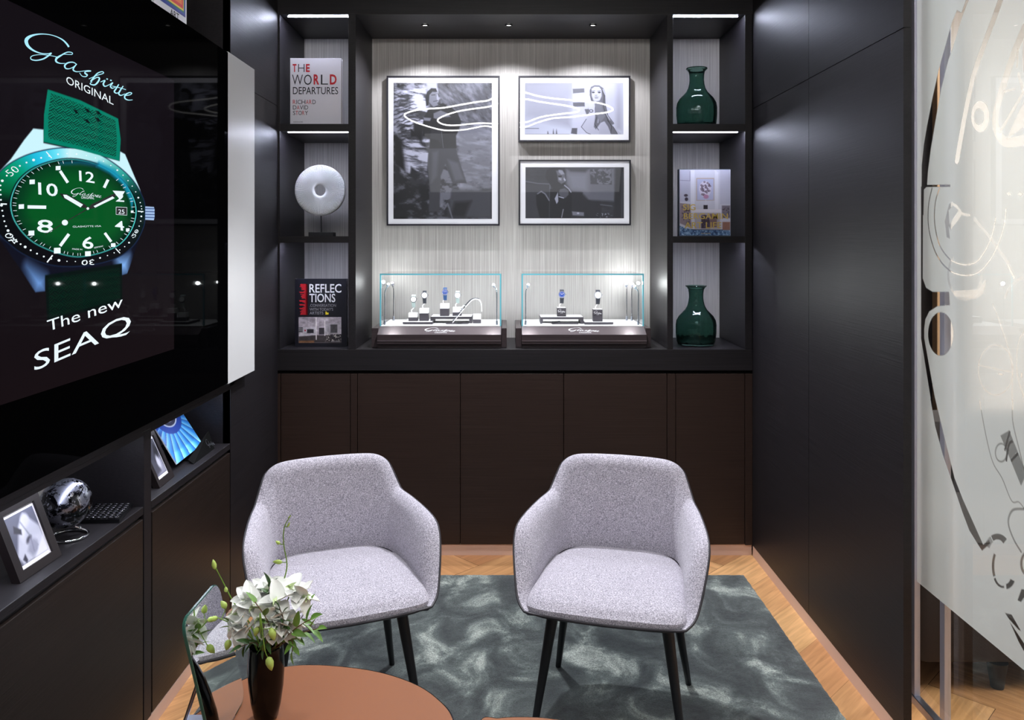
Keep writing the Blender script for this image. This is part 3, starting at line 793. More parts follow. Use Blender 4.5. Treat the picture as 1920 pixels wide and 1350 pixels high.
blooms = [
 ('ruffled', 466, 1127, -0.005, (-0.4, -0.7, 0.7), .043, 'ruffled white bloom at the upper left of the bouquet, nearest the mirror top', True),
 ('star', 545, 1108, 0.0, (0.1, -0.4, 1.0), .052, 'tallest white bloom with upright pointed petals in the bouquet', False),
 ('star', 566, 1120, -0.015, (1.0, -0.5, 0.25), .046, 'white bloom pointing right at the outer right of the bouquet', False),
 ('broad', 520, 1128, -0.03, (-0.1, -1.0, 0.5), .050, 'broad white bloom in the upper middle of the bouquet', False),
 ('ruffled', 541, 1168, -0.03, (0.35, -1.0, 0.1), .046, 'ruffled white bloom at the lower right above the vase rim', True),
 ('broad', 487, 1160, -0.04, (-0.3, -1.0, 0.2), .042, 'cream white bloom low in the middle of the bouquet', False),
 ('broad', 452, 1178, -0.02, (-0.9, -0.7, -0.1), .044, 'white bloom hanging at the lower left beside the mirror edge', True),
 ('ruffled', 500, 1112, 0.02, (-0.1, -0.6, 0.9), .044, 'ruffled white bloom at the back top centre of the bouquet', True),
 ('ruffled', 512, 1166, -0.045, (0.1, -1.0, 0.2), .044, 'ruffled white bloom in the front centre of the bouquet', True),
 ('broad', 478, 1140, -0.03, (-0.3, -1.0, 0.4), .046, 'white bloom between the mirror and the centre of the bouquet', False),
 ('broad', 447, 1152, 0.015, (-1.0, -0.3, 0.3), .044, 'white bloom reaching toward the tilted mirror', False)]
for nm, px, py, dy, face, sz, lab, full in blooms:
    orchid('white_bloom', fp(px, py, dy), face, sz, lab, rf, None, full)
# leafy twigs: (start px, end px, leaves)
def twig(p0, p1, p2, n, L, label, mt, stemmat=M_TWIG):
    L *= 1.35
    t = empty('leafy_twig', (VX, VY, ZTAB+0.14), label, 'leaf sprig', 'leafy sprigs in the black vase')
    path = catmull([p0, p1, p2], 8)
    MB().tube(path, 0.0011, 6).smooth().build('stem', stemmat, t)
    mb = MB()
    for k in range(n):
        i = int((0.35+0.62*k/max(1, n-1))*(len(path)-1)); p = Vector(path[i]); d = Vector(path[min(i+1, len(path)-1)])-Vector(path[i-1]); d.normalize()
        side = Vector((d.z, -0.25, -d.x)) * (1 if k % 2 else -1)
        if k == n-1: side = Vector((0, 0, 0))
        dd = d*0.7+side*0.8+Vector((0, rf.uniform(-.3, .1), rf.uniform(-.1, .15)))
        blade(mb, p, dd, L*rf.uniform(0.8, 1.1), L*0.42, rf.uniform(-.6, .6), 0.15, 0.3)
    mb.smooth(); mb.build('leaves', mt, t)
rimp = Vector((VX, VY, ZTAB+0.15))
twig(rimp+Vector((.01, 0, 0)), fp(556, 1190, -.02), fp(598, 1178, -.03), 7, .026, 'leafy sprig arching right past the vase over the grey seat', M_LEAF2)
twig(rimp+Vector((.005, -.01, 0)), fp(530, 1170, -.05), fp(524, 1140, -.055), 8, .021, 'leafy sprig rising through the middle of the white blooms', M_LEAF)
twig(rimp+Vector((0, .01, 0)), fp(507, 1130, .0), fp(503, 1092, .0), 5, .026, 'leafy sprig standing above the top of the bouquet at its centre', M_LEAF)
twig(rimp+Vector((-.01, -.005, 0)), fp(478, 1205, -.04), fp(452, 1212, -.045), 6, .024, 'leafy sprig drooping left over the vase rim', M_LEAF)
twig(rimp+Vector((-.01, 0, 0)), fp(455, 1190, .01), fp(430, 1165, .0), 7, .024, 'leafy sprig leaning against the mirror', M_LEAF2)
twig(rimp+Vector((.0, -.015, 0)), fp(500, 1195, -.05), fp(494, 1222, -.06), 7, .020, 'leafy sprig hanging down the front of the vase', M_LEAF)
twig(rimp+Vector((.015, -.01, 0)), fp(545, 1200, -.045), fp(548, 1222, -.05), 6, .022, 'leafy sprig hanging down the right shoulder of the vase', M_LEAF2)
twig(rimp+Vector((.015, .0, 0)), fp(560, 1165, -.0), fp(576, 1138, .0), 4, .026, 'leafy sprig with upright leaves at the right of the bouquet', M_LEAF2)
twig(rimp+Vector((.0, .0, 0)), fp(520, 1185, -.045), fp(500, 1180, -.05), 7, .022, 'dark leafy sprig filling the bouquet just above the vase rim', M_LEAF)
twig(rimp+Vector((.012, -.012, 0)), fp(552, 1180, -.05), fp(584, 1160, -.06), 6, .030, 'leafy sprig with the largest fresh leaves reaching right over the seat edge', M_LEAF2)
twig(rimp+Vector((-.004, -.014, 0)), fp(505, 1175, -.06), fp(478, 1128, -.06), 6, .024, 'leafy sprig slanting left across the front of the white blooms', M_LEAF2)
# orchid bud stems
def bud(mb, p, d, L, r):
    d = Vector(d).normalized(); pr = [(0.0, 0.25), (0.15, 0.8), (0.4, 1.0), (0.7, 0.72), (0.9, 0.32), (1.0, 0.02)]
    mb.tube([Vector(p)+d*L*a for a, b_ in pr], [r*b_ for a, b_ in pr], 10)
def budstem(path, buds, label):
    t = empty('bud_stem', (VX, VY, ZTAB+0.14), label, 'flower stem', 'orchid bud stems in the black vase')
    pp = catmull(path, 6)
    mb = MB().tube(pp, [0.0019-0.0009*i/len(pp) for i in range(len(pp))], 8)
    for p, d, L, r in buds:
        q = min(pp, key=lambda a: (Vector(a)-Vector(p)).length); mb.tube([q, (Vector(q)+Vector(p))/2+Vector((0, 0, -.001)), p], 0.0010, 6)
    mb.smooth(); mb.build('stem', M_STEM, t)
    for p, d, L, r in buds:
        m2 = MB(); bud(m2, p, d, L, r); m2.smooth(); m2.build('bud', M_BUD, t)
budstem([rimp+Vector((0, .01, 0)), fp(513, 1150, .02), fp(530, 1095, .02), fp(538, 1060, .015), fp(532, 1020, .01), fp(533, 990, .01), fp(545, 966, .01)],
        [(fp(529, 1054, .013), (-1, 0, .05), .021, .0052), (fp(525, 1020, .01), (-1, 0, .7), .012, .004), (fp(539, 988, .01), (.5, 0, 1), .012, .0025), (fp(541, 970, .01), (1, 0, .6), .007, .0016)],
        'tallest green bud stem rising in front of the left armchair back')
budstem([rimp+Vector((-.01, 0, 0)), fp(466, 1165, .03), fp(440, 1132, .02), fp(420, 1095, .01), fp(404, 1064, .0)],
        [(fp(403, 1067, 0), (-.2, 0, 1), .022, .0056), (fp(424, 1110, .005), (-.1, 0, 1), .012, .0045)],
        'green bud stem leaning left over the top of the mirror')
budstem([rimp+Vector((0, -.02, 0)), fp(489, 1185, -.07), fp(488, 1150, -.07), fp(496, 1215, -.075), fp(503, 1234, -.07)],
        [(fp(503, 1232, -.072), (.25, 0, -1), .030, .0088), (fp(508, 1178, -.07), (.35, -.2, -1), .026, .0085), (fp(483, 1175, -.065), (-.3, 0, -1), .022, .0065)],
        'drooping stem with fat green buds hanging in front of the black vase')
budstem([rimp+Vector((-.01, .0, 0)), fp(455, 1180, -.02), fp(425, 1165, -.0), fp(408, 1158, .0)],
        [(fp(408, 1158, .0), (-1, 0, -.3), .02, .006), (fp(430, 1200, .0), (-.3, 0, -1), .024, .008), (fp(424, 1140, .02), (-.6, 0, .8), .02, .007)],
        'short bud stem bending left beside the mirror face')

# ================================================================ SCREEN ON THE LEFT WALL
XTV = -1.050
def TV(px, py): return SPX(px, py, XTV)
def tvd(d):                                   # point in front of the glass by d
    def f(px, py):
        p = TV(px, py); return Vector((XTV+d, p.y, p.z))
    return f
t = empty('wall_screen', (XTV-0.02, 1.8, 0.966), 'huge black glass advertising screen on left wall showing a green watch', 'screen')
MB().box(XL2+0.001, XTV-0.002, 0.55, 3.008, 0.966, 2.209, 0.001).build('housing', M_BLACK, t)
mblackglass = mat('black_screen_glass', (0.0008, 0.0008, 0.001), 0.03, spec=0.5, ior=1.035)
MB().box(XTV-0.002, XTV, 0.55, 3.008, 0.966, 2.209).build('black_glass', mblackglass, t)
MB().box(XL2+0.001, XTV, 3.0085, 3.325, 0.962, 2.213, 0.001).build('white_side_panel', M_WHITE, t, label='white panel at the far end of the screen')
SY0, SY1, SZ0, SZ1 = 1.02, 2.52, 1.160, 2.006
mscr = attr_mat('screen_image', 'Col', 0.03, emit=1.0); nodes_of(mscr)[2].inputs['IOR'].default_value = 1.035
cv = Canvas(1.60, SZ0, SY1, SZ1, 0.0021, 0.0016, base=g8(17, 12, 18))
def T2(pts, ox=0, oy=0, k=1.0):
    out = []
    for x, y in pts:
        p = TV(x/k+ox, y/k+oy); out.append((p.y, p.z))
    return out
PC2 = (0, 350, 3.376); PC6 = (0, 240, 4.82); PC7 = (0, 40, 4.823)
def sm(pts, n=6): return [tuple(p) for p in catmull(pts, n, closed=True)]
# screen glow: slightly warmer toward the bottom
gz = np.clip((1.45-cv.Y)/0.35, 0, 1); cv.mixin(gz*0.5, g8(26, 14, 14))
case = [(62,241),(81,243),(81,268),(150,283),(224,302),(225,284),(234,289),(262,355),(273,392),(263,440),(243,500),(238,513),(228,516),(228,495),(84,520),(84,546),(66,548),(40,508),(0,450),(-30,400),(-2,322),(20,298),(45,262)]
MC = cv.mask(T2(case), .003)
top = np.clip((cv.Y-1.50)/0.10, 0, 1)
cv.mixin(MC, g8(12, 14, 30)); cv.mixin(MC*top, g8(205, 246, 255))
cv.mixin(MC*cv.mask(T2([(50,500),(84,520),(84,546),(66,548)]), .05), g8(120, 170, 240))
cv.mixin(MC*cv.mask(T2([(215,480),(242,480),(240,512),(226,516)]), .05), g8(130, 180, 245))
bez = sm([(0,323),(31,300),(72.6,284.6),(124.5,278),(176,286.7),(218,310.5),(249,339.6),(267.6,372.8),(271,397.7),(267.6,426.7),(249,460),(218,482.7),(176,495),(124.5,499),(83,493),(41.5,474.4),(16.6,455.8),(0,440),(-22,405),(-25,362)])
cv.poly(T2([(951+(x-951)*1.0+(x-125)*.012, y+(y-390)*.016) for x, y in bez]), g8(24, 40, 70), .003)
MBZ = cv.mask(T2(bez), .002)
pc = TV(125, 390); ang = np.arctan2((cv.Y-pc.z)/0.24, (cv.X-pc.y)/0.24)      # 0 right, pi/2 up
A = np.degrees(ang)
def keycol(A, keys):
    out = np.zeros(A.shape+(3,))
    for c in range(3): out[..., c] = np.interp(A, [k[0] for k in keys], [k[1][c] for k in keys])
    return out
bzcol = keycol(A, [(-180, g8(6, 10, 14)), (-120, g8(8, 6, 14)), (-20, g8(10, 12, 18)), (8, g8(8, 40, 36)), (20, g8(40, 160, 150)), (40, g8(175, 235, 240)), (85, g8(205, 245, 252)), (112, g8(100, 225, 248)), (140, g8(30, 190, 225)), (160, g8(0, 150, 110)), (174, g8(0, 90, 50)), (180, g8(6, 10, 14))])
cv.c = cv.c*(1-MBZ[..., None])+bzcol*MBZ[..., None]
dial = sm([(18.7,385),(25,356),(41.5,331),(72.6,310.5),(124.5,298),(176,306),(218,329),(245,360),(255.6,393.5),(249,426.7),(228,455.8),(197,472),(155.6,481.7),(124.5,479.6),(83,466),(52,447.5),(27,416)])
cv.poly(T2([(x+(x-140)*.02, y+(y-390)*.02) for x, y in dial]), g8(2, 14, 22), .003)
cv.poly(T2(dial), g8(90, 230, 225), .002)
cv.poly(T2([(140+(x-140)*.985, 390+(y-390)*.985) for x, y in dial]), g8(2, 26, 16), .003)
cv.poly(T2([(140+(x-140)*.93, 390+(y-390)*.93) for x, y in dial]), g8(2, 58, 30), .010)
cv.poly(T2([(143+(x-140)*.80, 393+(y-390)*.80) for x, y in dial]), g8(3, 84, 34), .04)
cv.poly(T2([(185,303),(215,318),(238,345),(250,375),(247,395),(243,375),(228,345),(205,325),(180,312)]), g8(20, 150, 185), .012, .9)
cv.poly(T2([(110,303),(150,301),(185,306),(180,313),(150,308),(112,309)]), g8(10, 90, 120), .01, .8)
# strap top with woven relief
st = [(89,167.5),(150,188),(221,222.5),(226,262),(223.5,301.7),(150,281),(81,266),(82,215)]
MS = cv.mask(T2(st), .002); cv.mixin(MS, g8(0, 128, 104))
a1 = TV(92, 172); a2 = TV(220, 296)
def weave(MI, dark, lite, uscale, vscale, slope):
    u = (cv.X-TV(85, 0).y)/(TV(222, 0).y-TV(85, 0).y); v = cv.Y*1.0
    U = u*9; V = v*vscale
    R = (U+V)*1.0; S_ = (U-V)
    cell = (np.floor(R)+np.floor(S_)) % 2
    s1 = 0.5+0.5*np.sign(np.sin(R*2*PI*3)); s2 = 0.5+0.5*np.sign(np.sin(S_*2*PI*3))
    k = np.where(cell > 0.5, s1, s2)
    cv.mixin(MI*(1-k)*0.85, dark); cv.mixin(MI*k*0.5, lite)
MI = cv.mask(T2([(95,175),(150,195),(216,226),(219,262),(217,294),(150,274),(90,259),(90,215)]), .002)
weave(MI, g8(2, 40, 36), g8(5, 125, 92), 9, 52, 0)
cv.mixin(MI*np.clip((cv.Y-1.84)/0.06, 0, 1)*0.55, g8(2, 112, 88))
for x, y in ((142,210),(164,208),(184,212),(163,228),(183,225)):
    cv.poly(T2([(x-6,y-5),(x+1,y-3.5),(x+6,y+3.5),(x-1,y+2)]), g8(2, 18, 20), .002)
sb = [(84,516),(228,494),(229,560),(226,566),(88,604),(86,560)]
MS = cv.mask(T2(sb), .004)*np.clip((cv.Y-1.27)/0.07, 0, 1); cv.mixin(MS, g8(2, 16, 14))
weave(MS*cv.mask(T2([(90,522),(224,502),(225,560),(92,598)]), .004)*0.8, g8(2, 14, 14), g8(2, 62, 34), 9, 52, 0)
# crown
cv.poly(T2([(272,387),(288,388),(289.5,392),(289.5,408),(288,413),(272,412)]), g8(170, 200, 240), .002)
for y in (391, 396.5, 402, 407.5): cv.line(T2([(272, y), (289, y+.5)]), .003, g8(60, 80, 130), .002)
sp_ = cv.build('screen_picture', lambda a, b: np.stack([np.full_like(a, XTV+0.0006), a, b], -1), mscr, t)
MB().quad((XTV+0.0006, SY0, SZ0), (XTV+0.0006, 1.60, SZ0), (XTV+0.0006, 1.60, SZ1), (XTV+0.0006, SY0, SZ1)).build('screen_margin', mat('screen_dark_margin', (0.002, 0.002, 0.002), 0.03, emit=lin((17, 12, 18)), es=1.0, ior=1.035), t)
M_INKW = mat('screen_white', (0, 0, 0), 0.3, emit=lin((235, 248, 255)), es=1.0)
M_INKC = mat('screen_cyan', (0, 0, 0), 0.3, emit=lin((170, 236, 255)), es=1.0)
M_INKB = mat('screen_black', (0.003, 0.003, 0.004), 0.2)
M_INKG = mat('screen_green', (0, 0, 0), 0.3, emit=lin((3, 70, 34)), es=1.0)
def crop(pc, d):
    ox, oy, k = pc; f = tvd(d); return lambda x, y: f(x/k+ox, y/k+oy)
c2, c6, c7 = crop(PC2, .0012), crop(PC6, .0014), crop(PC7, .0012)
ink = Ink()
for s_ in LOGO: ink.stroke(s_, c7)
ink.build('script_mark', M_INKC, sp_)
ink = Ink()
ink.text('ORIGINAL', quadmap((595, 562), (1022, 757), (595, 492), (1022, 688), c7))
ink.build('subtitle_lettering', M_INKW, sp_); ink = Ink()
ink.text('The new', quadmap((300, 917), (776, 760), (293, 848), (772, 690), c2))
ink.build('tagline_lettering', M_INKW, sp_); ink = Ink()
ink.text('SEAQ', quadmap((213, 1192), (826, 925), (213, 1050), (826, 800), c2))
ink.build('headline_lettering', M_INKW, sp_)
ink = Ink()
for s_, bl, br, tl, tr in (('12', (712,478),(850,500),(708,383),(846,402)), ('10', (342,602),(518,622),(338,490),(514,506)), ('8', (328,942),(472,952),(332,824),(476,834)), ('6', (738,1088),(838,1096),(742,980),(842,982)), ('4', (1032,918),(1122,930),(1038,836),(1110,842)), ('2', (1042,664),(1118,668),(1040,586),(1116,590))):
    ink = Ink(); ink.text(s_, quadmap(bl, br, tl, tr, c6), bold=0.012); ink.build('dial_numeral', M_INKW, sp_)
ink = Ink()
for (x1, y1, x2, y2, w) in ((538,388,608,494,26),(972,466,936,540,26),(243,713,412,716,30),(618,958,538,1066,28),(942,948,1000,1028,24)):
    ink.stroke([(x1, y1, w), (x2, y2, w)], c6, raw=True)
ink.build('hour_bars', M_INKW, sp_); ink = Ink()
for x, y, r in ((285,487,24),(187,710,24),(278,950,26),(512,1108,30),(790,1136,26),(1018,1058,20),(1150,920,16),(1190,756,12),(520,362,22)):
    ink.poly([c6(x-r, y-r*.8), c6(x+r, y-r*.9), c6(x+r, y+r*.8), c6(x-r, y+r*.9)])
ink.build('hour_squares', M_INKW, sp_); ink = Ink()
dl = np.array(T2(dial)); N_ = len(dial)
for k in range(60):
    i = int(k*N_/60); x, y = dial[i]; x *= 1; X0, Y0 = x*4.82, (y-240)*4.82
    cx_, cy_ = 700, 730
    a, b_ = .97, .915
    if 150 < x and y < 330: continue
    ink.stroke([(cx_+(X0-cx_)*a, cy_+(Y0-cy_)*a, 4), (cx_+(X0-cx_)*b_, cy_+(Y0-cy_)*b_, 4)], c6, raw=True)
ink.build('minute_ticks', M_INKW, sp_); ink = Ink()
bz_mid = sm([(-3+6,335+4),(36,311),(76,296),(124.5,288),(178,296),(219,319),(247,349),(262,380),(264.5,397.7),(260,424),(241,455),(213,474),(172,487),(124.5,490),(81,481),(46,463),(24,447),(10,424),(3,395),(0,365)], 6)
for k in range(60):
    i = int(k*len(bz_mid)/60); x, y = bz_mid[i]
    r = 2.0 if x < 120 else 1.3
    if k % 5 == 0: r *= 1.5
    ink.poly([c6(x*4.82+r*4.5*math.cos(q*PI/4), (y-240)*4.82+r*4.0*math.sin(q*PI/4)) for q in range(8)])
ink.build('bezel_dots', M_INKW, sp_); ink = Ink()
for (x1, y1, x2, y2, w) in ((412,214,462,272,9),(0,686,56,688,12),(470,1150,420,1214,12),(1240,752,1292,756,9),(1040,1088,1080,1132,9)):
    ink.stroke([(x1, y1, w), (x2, y2, w)], c6, raw=True)
ink.build('bezel_bars', M_INKW, sp_)
ink = Ink(); ink.text('50', quadmap((95,440),(175,385),(35,395),(120,338), c6), bold=-.01); ink.build('bezel_numeral', M_INKW, sp_); ink = Ink()
ink.text('40', quadmap((90,1048),(30,965),(185,1045),(85,940), c6), bold=-.01); ink.build('bezel_numeral', M_INKW, sp_); ink = Ink()
ink.text('30', quadmap((845,1190),(735,1192),(848,1236),(730,1240), c6)); ink.build('bezel_numeral', M_INKW, sp_); ink = Ink()
ink.text('20', quadmap((1180,980),(1225,912),(1215,992),(1252,925), c6)); ink.build('bezel_numeral', M_INKW, sp_); ink = Ink()
ink.text('GLASHÜTTE I/SA', quadmap((652,900),(910,893),(652,880),(908,876), c6))
ink.text('ORIGINAL', quadmap((728,638),(848,644),(728,616),(848,624), c6))
ink.text('MADE IN', quadmap((648,1100),(738,1104),(648,1086),(738,1092), c6))
ink.text('GERMANY', quadmap((845,1090),(930,1072),(845,1076),(928,1060), c6))
ink.build('dial_markings', M_INKW, sp_)
ink = Ink()
qm = quadmap((640, 622), (912, 630), (640, 535), (908, 560), crop(PC6, .0015))
logo_flat(lambda u, v: qm(u, v), ink)
ink.build('dial_script_mark', M_INKW, sp_)
cb = crop(PC6, .0018); cw = crop(PC6, .0022)
ink = Ink()
ink.poly([cb(530, 592), cb(600, 598), cb(760, 690), cb(800, 728), cb(745, 722), cb(570, 640)])
ink.poly([cb(775, 740), cb(820, 690), cb(1030, 590), cb(1045, 615), cb(850, 722)])
ink.stroke([(790, 728, 9), (580, 852, 7), (400, 965, 6)], cb, raw=True)
ink.poly([cb(1040, 712), cb(1142, 716), cb(1142, 790), cb(1040, 784)])
ink.build('hand_outlines', M_INKB, sp_)
ink = Ink()
ink.poly([cw(562, 602), cw(592, 604), cw(742, 692), cw(720, 718), cw(575, 632)])
ink.poly([cw(838, 706), cw(1010, 618), cw(1028, 634), cw(852, 720)])
ink.poly([cw(1010, 566), cw(1122, 572), cw(1076, 646)])
ink.poly([cw(578+28*math.cos(k*PI/8), 855+26*math.sin(k*PI/8)) for k in range(16)])
ink.poly([cw(786+12*math.cos(k*PI/6), 728+12*math.sin(k*PI/6)) for k in range(12)])
ink.text('25', quadmap((1062, 774), (1118, 778), (1062, 734), (1118, 738), cw))
ink.stroke([(1042,714,4),(1140,718,4),(1140,788,4),(1042,782,4),(1042,714,4)], cw, raw=True)
ink.build('watch_hands', M_INKW, sp_)

# ================================================================ THINGS IN THE LEFT NICHES
# book standing above the screen, its face toward the room
t = empty('art_book', (-1.13, 2.62, 2.2325), 'upright art book with coloured nested squares on the shelf above the screen', 'book')
MB().box(-1.128, -1.1005, 2.497, 2.747, 2.2335, 2.56, 0.001).build('cover', mat('white_book_cover', (0.75, 0.75, 0.8), 0.4), t)
SQ = [((20, 40, 130), 0.012, 0.030), ((35, 60, 160), 0.018, 0.036), ((20, 120, 90), 0.024, 0.042), ((240, 210, 60), 0.029, 0.047), ((225, 60, 50), 0.035, 0.053), ((240, 130, 60), 0.046, 0.064), ((250, 205, 60), 0.056, 0.074)]
for k, (c, m_, b_) in enumerate(SQ):
    x = -1.1000+0.0003*k
    MB().quad((x, 2.497+m_, 2.2335+b_), (x, 2.747-m_, 2.2335+b_), (x, 2.747-m_, 2.555-m_), (x, 2.497+m_, 2.555-m_)).build('cover_square', mat('cover_colour', lin(c), 0.4), t)
Ink().text('ART', lambda u, v: Vector((-1.1000, 2.61+u*0.072, 2.2335+0.004+v*0.023)), bold=.02).build('cover_lettering', M_BLACKMATT, t)

# blue print on a black easel holder in the far niche
def plate(name, bl, br, tr, tl, th, m, parent, **k):
    P = [Vector(p) for p in (bl, br, tr, tl)]; n_ = (P[1]-P[0]).cross(P[3]-P[0]).normalized()
    if n_.x < 0: n_ = -n_
    mb = MB(); mb.prism([(0, 0), (1, 0), (1, 1), (0, 1)], lambda u, v, w: tuple((P[0]*(1-u)+P[1]*u)*(1-v)+(P[3]*(1-u)+P[2]*u)*v-n_*(th-w)), th)
    return mb.build(name, m, parent, **k), P, n_
t = empty('blue_print', (-1.2, 2.92, 0.7025), 'tilted blue fan-patterned print in a black holder inside the far niche', 'picture')
bl, br = (-1.155, 2.797, .720), (-1.160, 3.045, .728); tr, tl = (-1.285, 3.130, .850), (-1.280, 2.885, .842)
o, P, n_ = plate('board', bl, br, tr, tl, .004, mat('print_board', (0.7, 0.7, 0.75), 0.5), t)
cvb = Canvas(0, 0, 1, 1, .008, base=g8(60, 160, 235))
cvb.poly([(-.1, .3), (.2, 1.1), (-.1, 1.1)], g8(20, 60, 150), .1)
fx, fy = .50, 1.02
ang = np.degrees(np.arctan2(cvb.Y-fy, cvb.X-fx)); ra = np.hypot(cvb.X-fx, (cvb.Y-fy)*.9)
seg = (ang/13.0) % 1
cvb.mixin(np.clip(1-seg*1.6, 0, 1)*0.75, g8(185, 235, 255)); cvb.mixin((np.abs(seg-.5) > .46)*0.9, g8(8, 30, 110)); cvb.mixin(np.clip(seg-.5, 0, .5)*1.2, g8(14, 70, 170))
cvb.mixin(np.clip((.44-ra)/.02, 0, 1), g8(45, 75, 165)); cvb.mixin(np.clip((.30-ra)/.02, 0, 1), g8(215, 225, 240)); cvb.mixin(np.clip((.27-ra)/.02, 0, 1), g8(60, 62, 84)); cvb.mixin(np.clip((.19-ra)/.02, 0, 1), g8(216, 220, 236))
def onP(P, n_, d):
    P = [np.array(p) for p in P]; nn = np.array(n_)*d
    return lambda u, v: ((P[0]*(1-u)[:, None]+P[1]*u[:, None])*(1-v)[:, None]+(P[3]*(1-u)[:, None]+P[2]*u[:, None])*v[:, None])+nn
M_PRINT = attr_mat('printed_surface', 'Col', 0.35)
M_PRINTG = attr_mat('printed_photo_behind_glass', 'Col', 0.5, coat=1.0)
cvb.build('print_image', onP(P, n_, .0006), M_PRINT, t)
plate('holder', (-1.120, 2.86, .7035), (-1.125, 3.075, .7035), (-1.16, 3.105, .765), (-1.145, 2.87, .715), .004, M_GAP, t)
MB().box(-1.30, -1.13, 2.90, 3.04, .7028, .7065).build('holder_foot', M_BLACK, t)
ink = Ink(); hp = lambda u, v: Vector((-1.1235-.032*v*.62, 3.01+u*.055, .7035+.018+v*.028))
logo_flat(lambda u, v: hp(u, v)+Vector((.004, 0, 0)), ink); ink.build('script_mark', M_STEEL, t)

def niche_frame(bl, br, tr, tl, label, img, strut=True):
    c = sum((Vector(p) for p in (bl, br)), Vector())/2
    t = empty('photo_frame', (c.x, c.y, .7025), label, 'picture frame')
    P = [Vector(p) for p in (bl, br, tr, tl)]
    n_ = (P[1]-P[0]).cross(P[3]-P[0]).normalized(); n_ = n_ if n_.x > 0 else -n_
    fn = lambda u, v, w: tuple((P[0]*(1-u)+P[1]*u)*(1-v)+(P[3]*(1-u)+P[2]*u)*v+n_*w)
    a, b_ = .145, .12
    mb = MB()
    for q in ([(0, 0), (1, 0), (1-a, b_), (a, b_)], [(1, 0), (1, 1), (1-a, 1-b_), (1-a, b_)], [(1, 1), (0, 1), (a, 1-b_), (1-a, 1-b_)], [(0, 1), (0, 0), (a, b_), (a, 1-b_)]):
        mb.prism(q, lambda u, v, w: fn(u, v, w-.020), .020)
    mb.build('frame', mat('dark_brown_frame', (0.016, 0.012, 0.013), 0.4, spec=0.3), t)
    mb = MB(); mb.prism([(a, b_), (1-a, b_), (1-a, 1-b_), (a, 1-b_)], lambda u, v, w: fn(u, v, w-.008), .002); mb.build('mount', mat('frame_mount', (0.8, 0.8, 0.86), 0.5), t)
    g = onP([P[0], P[1], P[2], P[3]], n_, -.0055)
    m_ = .05
    f2 = lambda u, v: g(a+m_*.7+(1-2*a-m_*1.4)*u, b_+m_+(1-2*b_-2*m_)*v)
    img.build('photo', f2, M_PRINTG, t)
    if strut:
        mb = MB(); mid = Vector(fn(.5, .75, -.021)); mb.prism([(0, 0), (1, 0), (1, 1), (0, 1)], lambda u, v, w: tuple(Vector((mid.x, mid.y-.02+.04*u, mid.z))*(v)+Vector((mid.x-.10, mid.y-.02+.04*u, .704))*(1-v)+Vector((-w, 0, 0))), .003); mb.build('strut', M_BLACK, t)
im = Canvas(0, 0, 1, 1, .012, base=g8(96, 98, 118))
im.poly([(.0, .2), (.35, .75), (.62, .95), (1, .55), (1, 0), (.1, 0)], g8(196, 198, 214), .08)
im.ell(.60, .80, .16, .13, g8(214, 214, 228), .08, 1, .5); im.ell(.42, .62, .10, .20, g8(224, 224, 238), .08, 1, -.5)
im.poly([(.14, .66), (.20, .80), (.40, .66), (.36, .56)], g8(52, 52, 68), .04)
im.ell(.52, .40, .11, .055, g8(58, 58, 74), .05, 1, .4); im.ell(.60, .26, .16, .13, g8(178, 178, 198), .08, 1, .4)
for k2 in range(4): im.line([(.50+.05*k2, .34), (.62+.04*k2, .20)], .012, g8(118, 118, 138), .03)
im.poly([(.35, .2), (.55, .4), (.75, .3), (.7, .1), (.45, .05)], g8(150, 152, 172), .1)
im.poly([(.5, .0), (1, .35), (1, 0)], g8(222, 222, 236), .06)
im.poly([(.12, .1), (.24, .18), (.26, .05), (.2, 0)], g8(50, 50, 66), .04)
im.line([(.55, .15), (.6, .45), (.45, .8)], .02, g8(120, 122, 142), .06)
niche_frame((-1.133, 1.862, .7035), (-1.130, 2.030, .7035), (-1.196, 2.034, .868), (-1.200, 1.866, .868), 'dark brown photo frame leaning back beside the globe, black and white picture', im)
im = Canvas(0, 0, 1, 1, .015, base=g8(70, 70, 84))
im.poly([(0, 0), (.6, .1), (.9, .6), (1, 0)], g8(150, 150, 170), .1); im.poly([(.4, .4), (.8, .9), (1, .7), (.7, .3)], g8(30, 30, 40), .06); im.ell(.65, .35, .15, .2, g8(200, 200, 215), .1)
niche_frame((-1.120, 2.58, .7035), (-1.128, 2.712, .7035), (-1.205, 2.720, .866), (-1.197, 2.588, .866), 'dark photo frame half hidden behind the upright in the far niche', im)

# globe on a chrome ring
GC = Vector((-1.190, 2.155, .794)); GR = .0655
t = empty('desk_globe', (GC.x, GC.y, .7025), 'small black and silver globe resting on a chrome ring stand', 'globe')
m = mat('silver_black_globe', (0.3, 0.3, 0.35), 0.14, 0.85, coat=0.6)
n, l, b = nodes_of(m)
f = noise(m, (1, 1, 1), 24, 12, 0.76, 0.5)
l.new(ramp(m, f, [(0.49, (0.012, 0.012, 0.016)), (0.51, (0.27, 0.28, 0.34))]), b.inputs['Base Color'])
l.new(ramp(m, f, [(0.49, (0.14, 0.1, 0.1)), (0.51, (0.38, 0.3, 0.3))]), b.inputs['Roughness'])
mb = MB().ball((0, 0, 0), GR, 64, 40, R=Matrix.Rotation(math.radians(23), 4, 'Y')).smooth()
mb.bm.transform(Matrix.Translation(GC)); mb.build('sphere', m, t)
ring = [(GC.x+.010+.046*math.cos(a*PI/24), GC.y+.046*math.sin(a*PI/24), .7065) for a in range(48)]
MB().tube(ring, .0036, 12, closed=True).smooth().build('ring_base', M_CHROME, t)
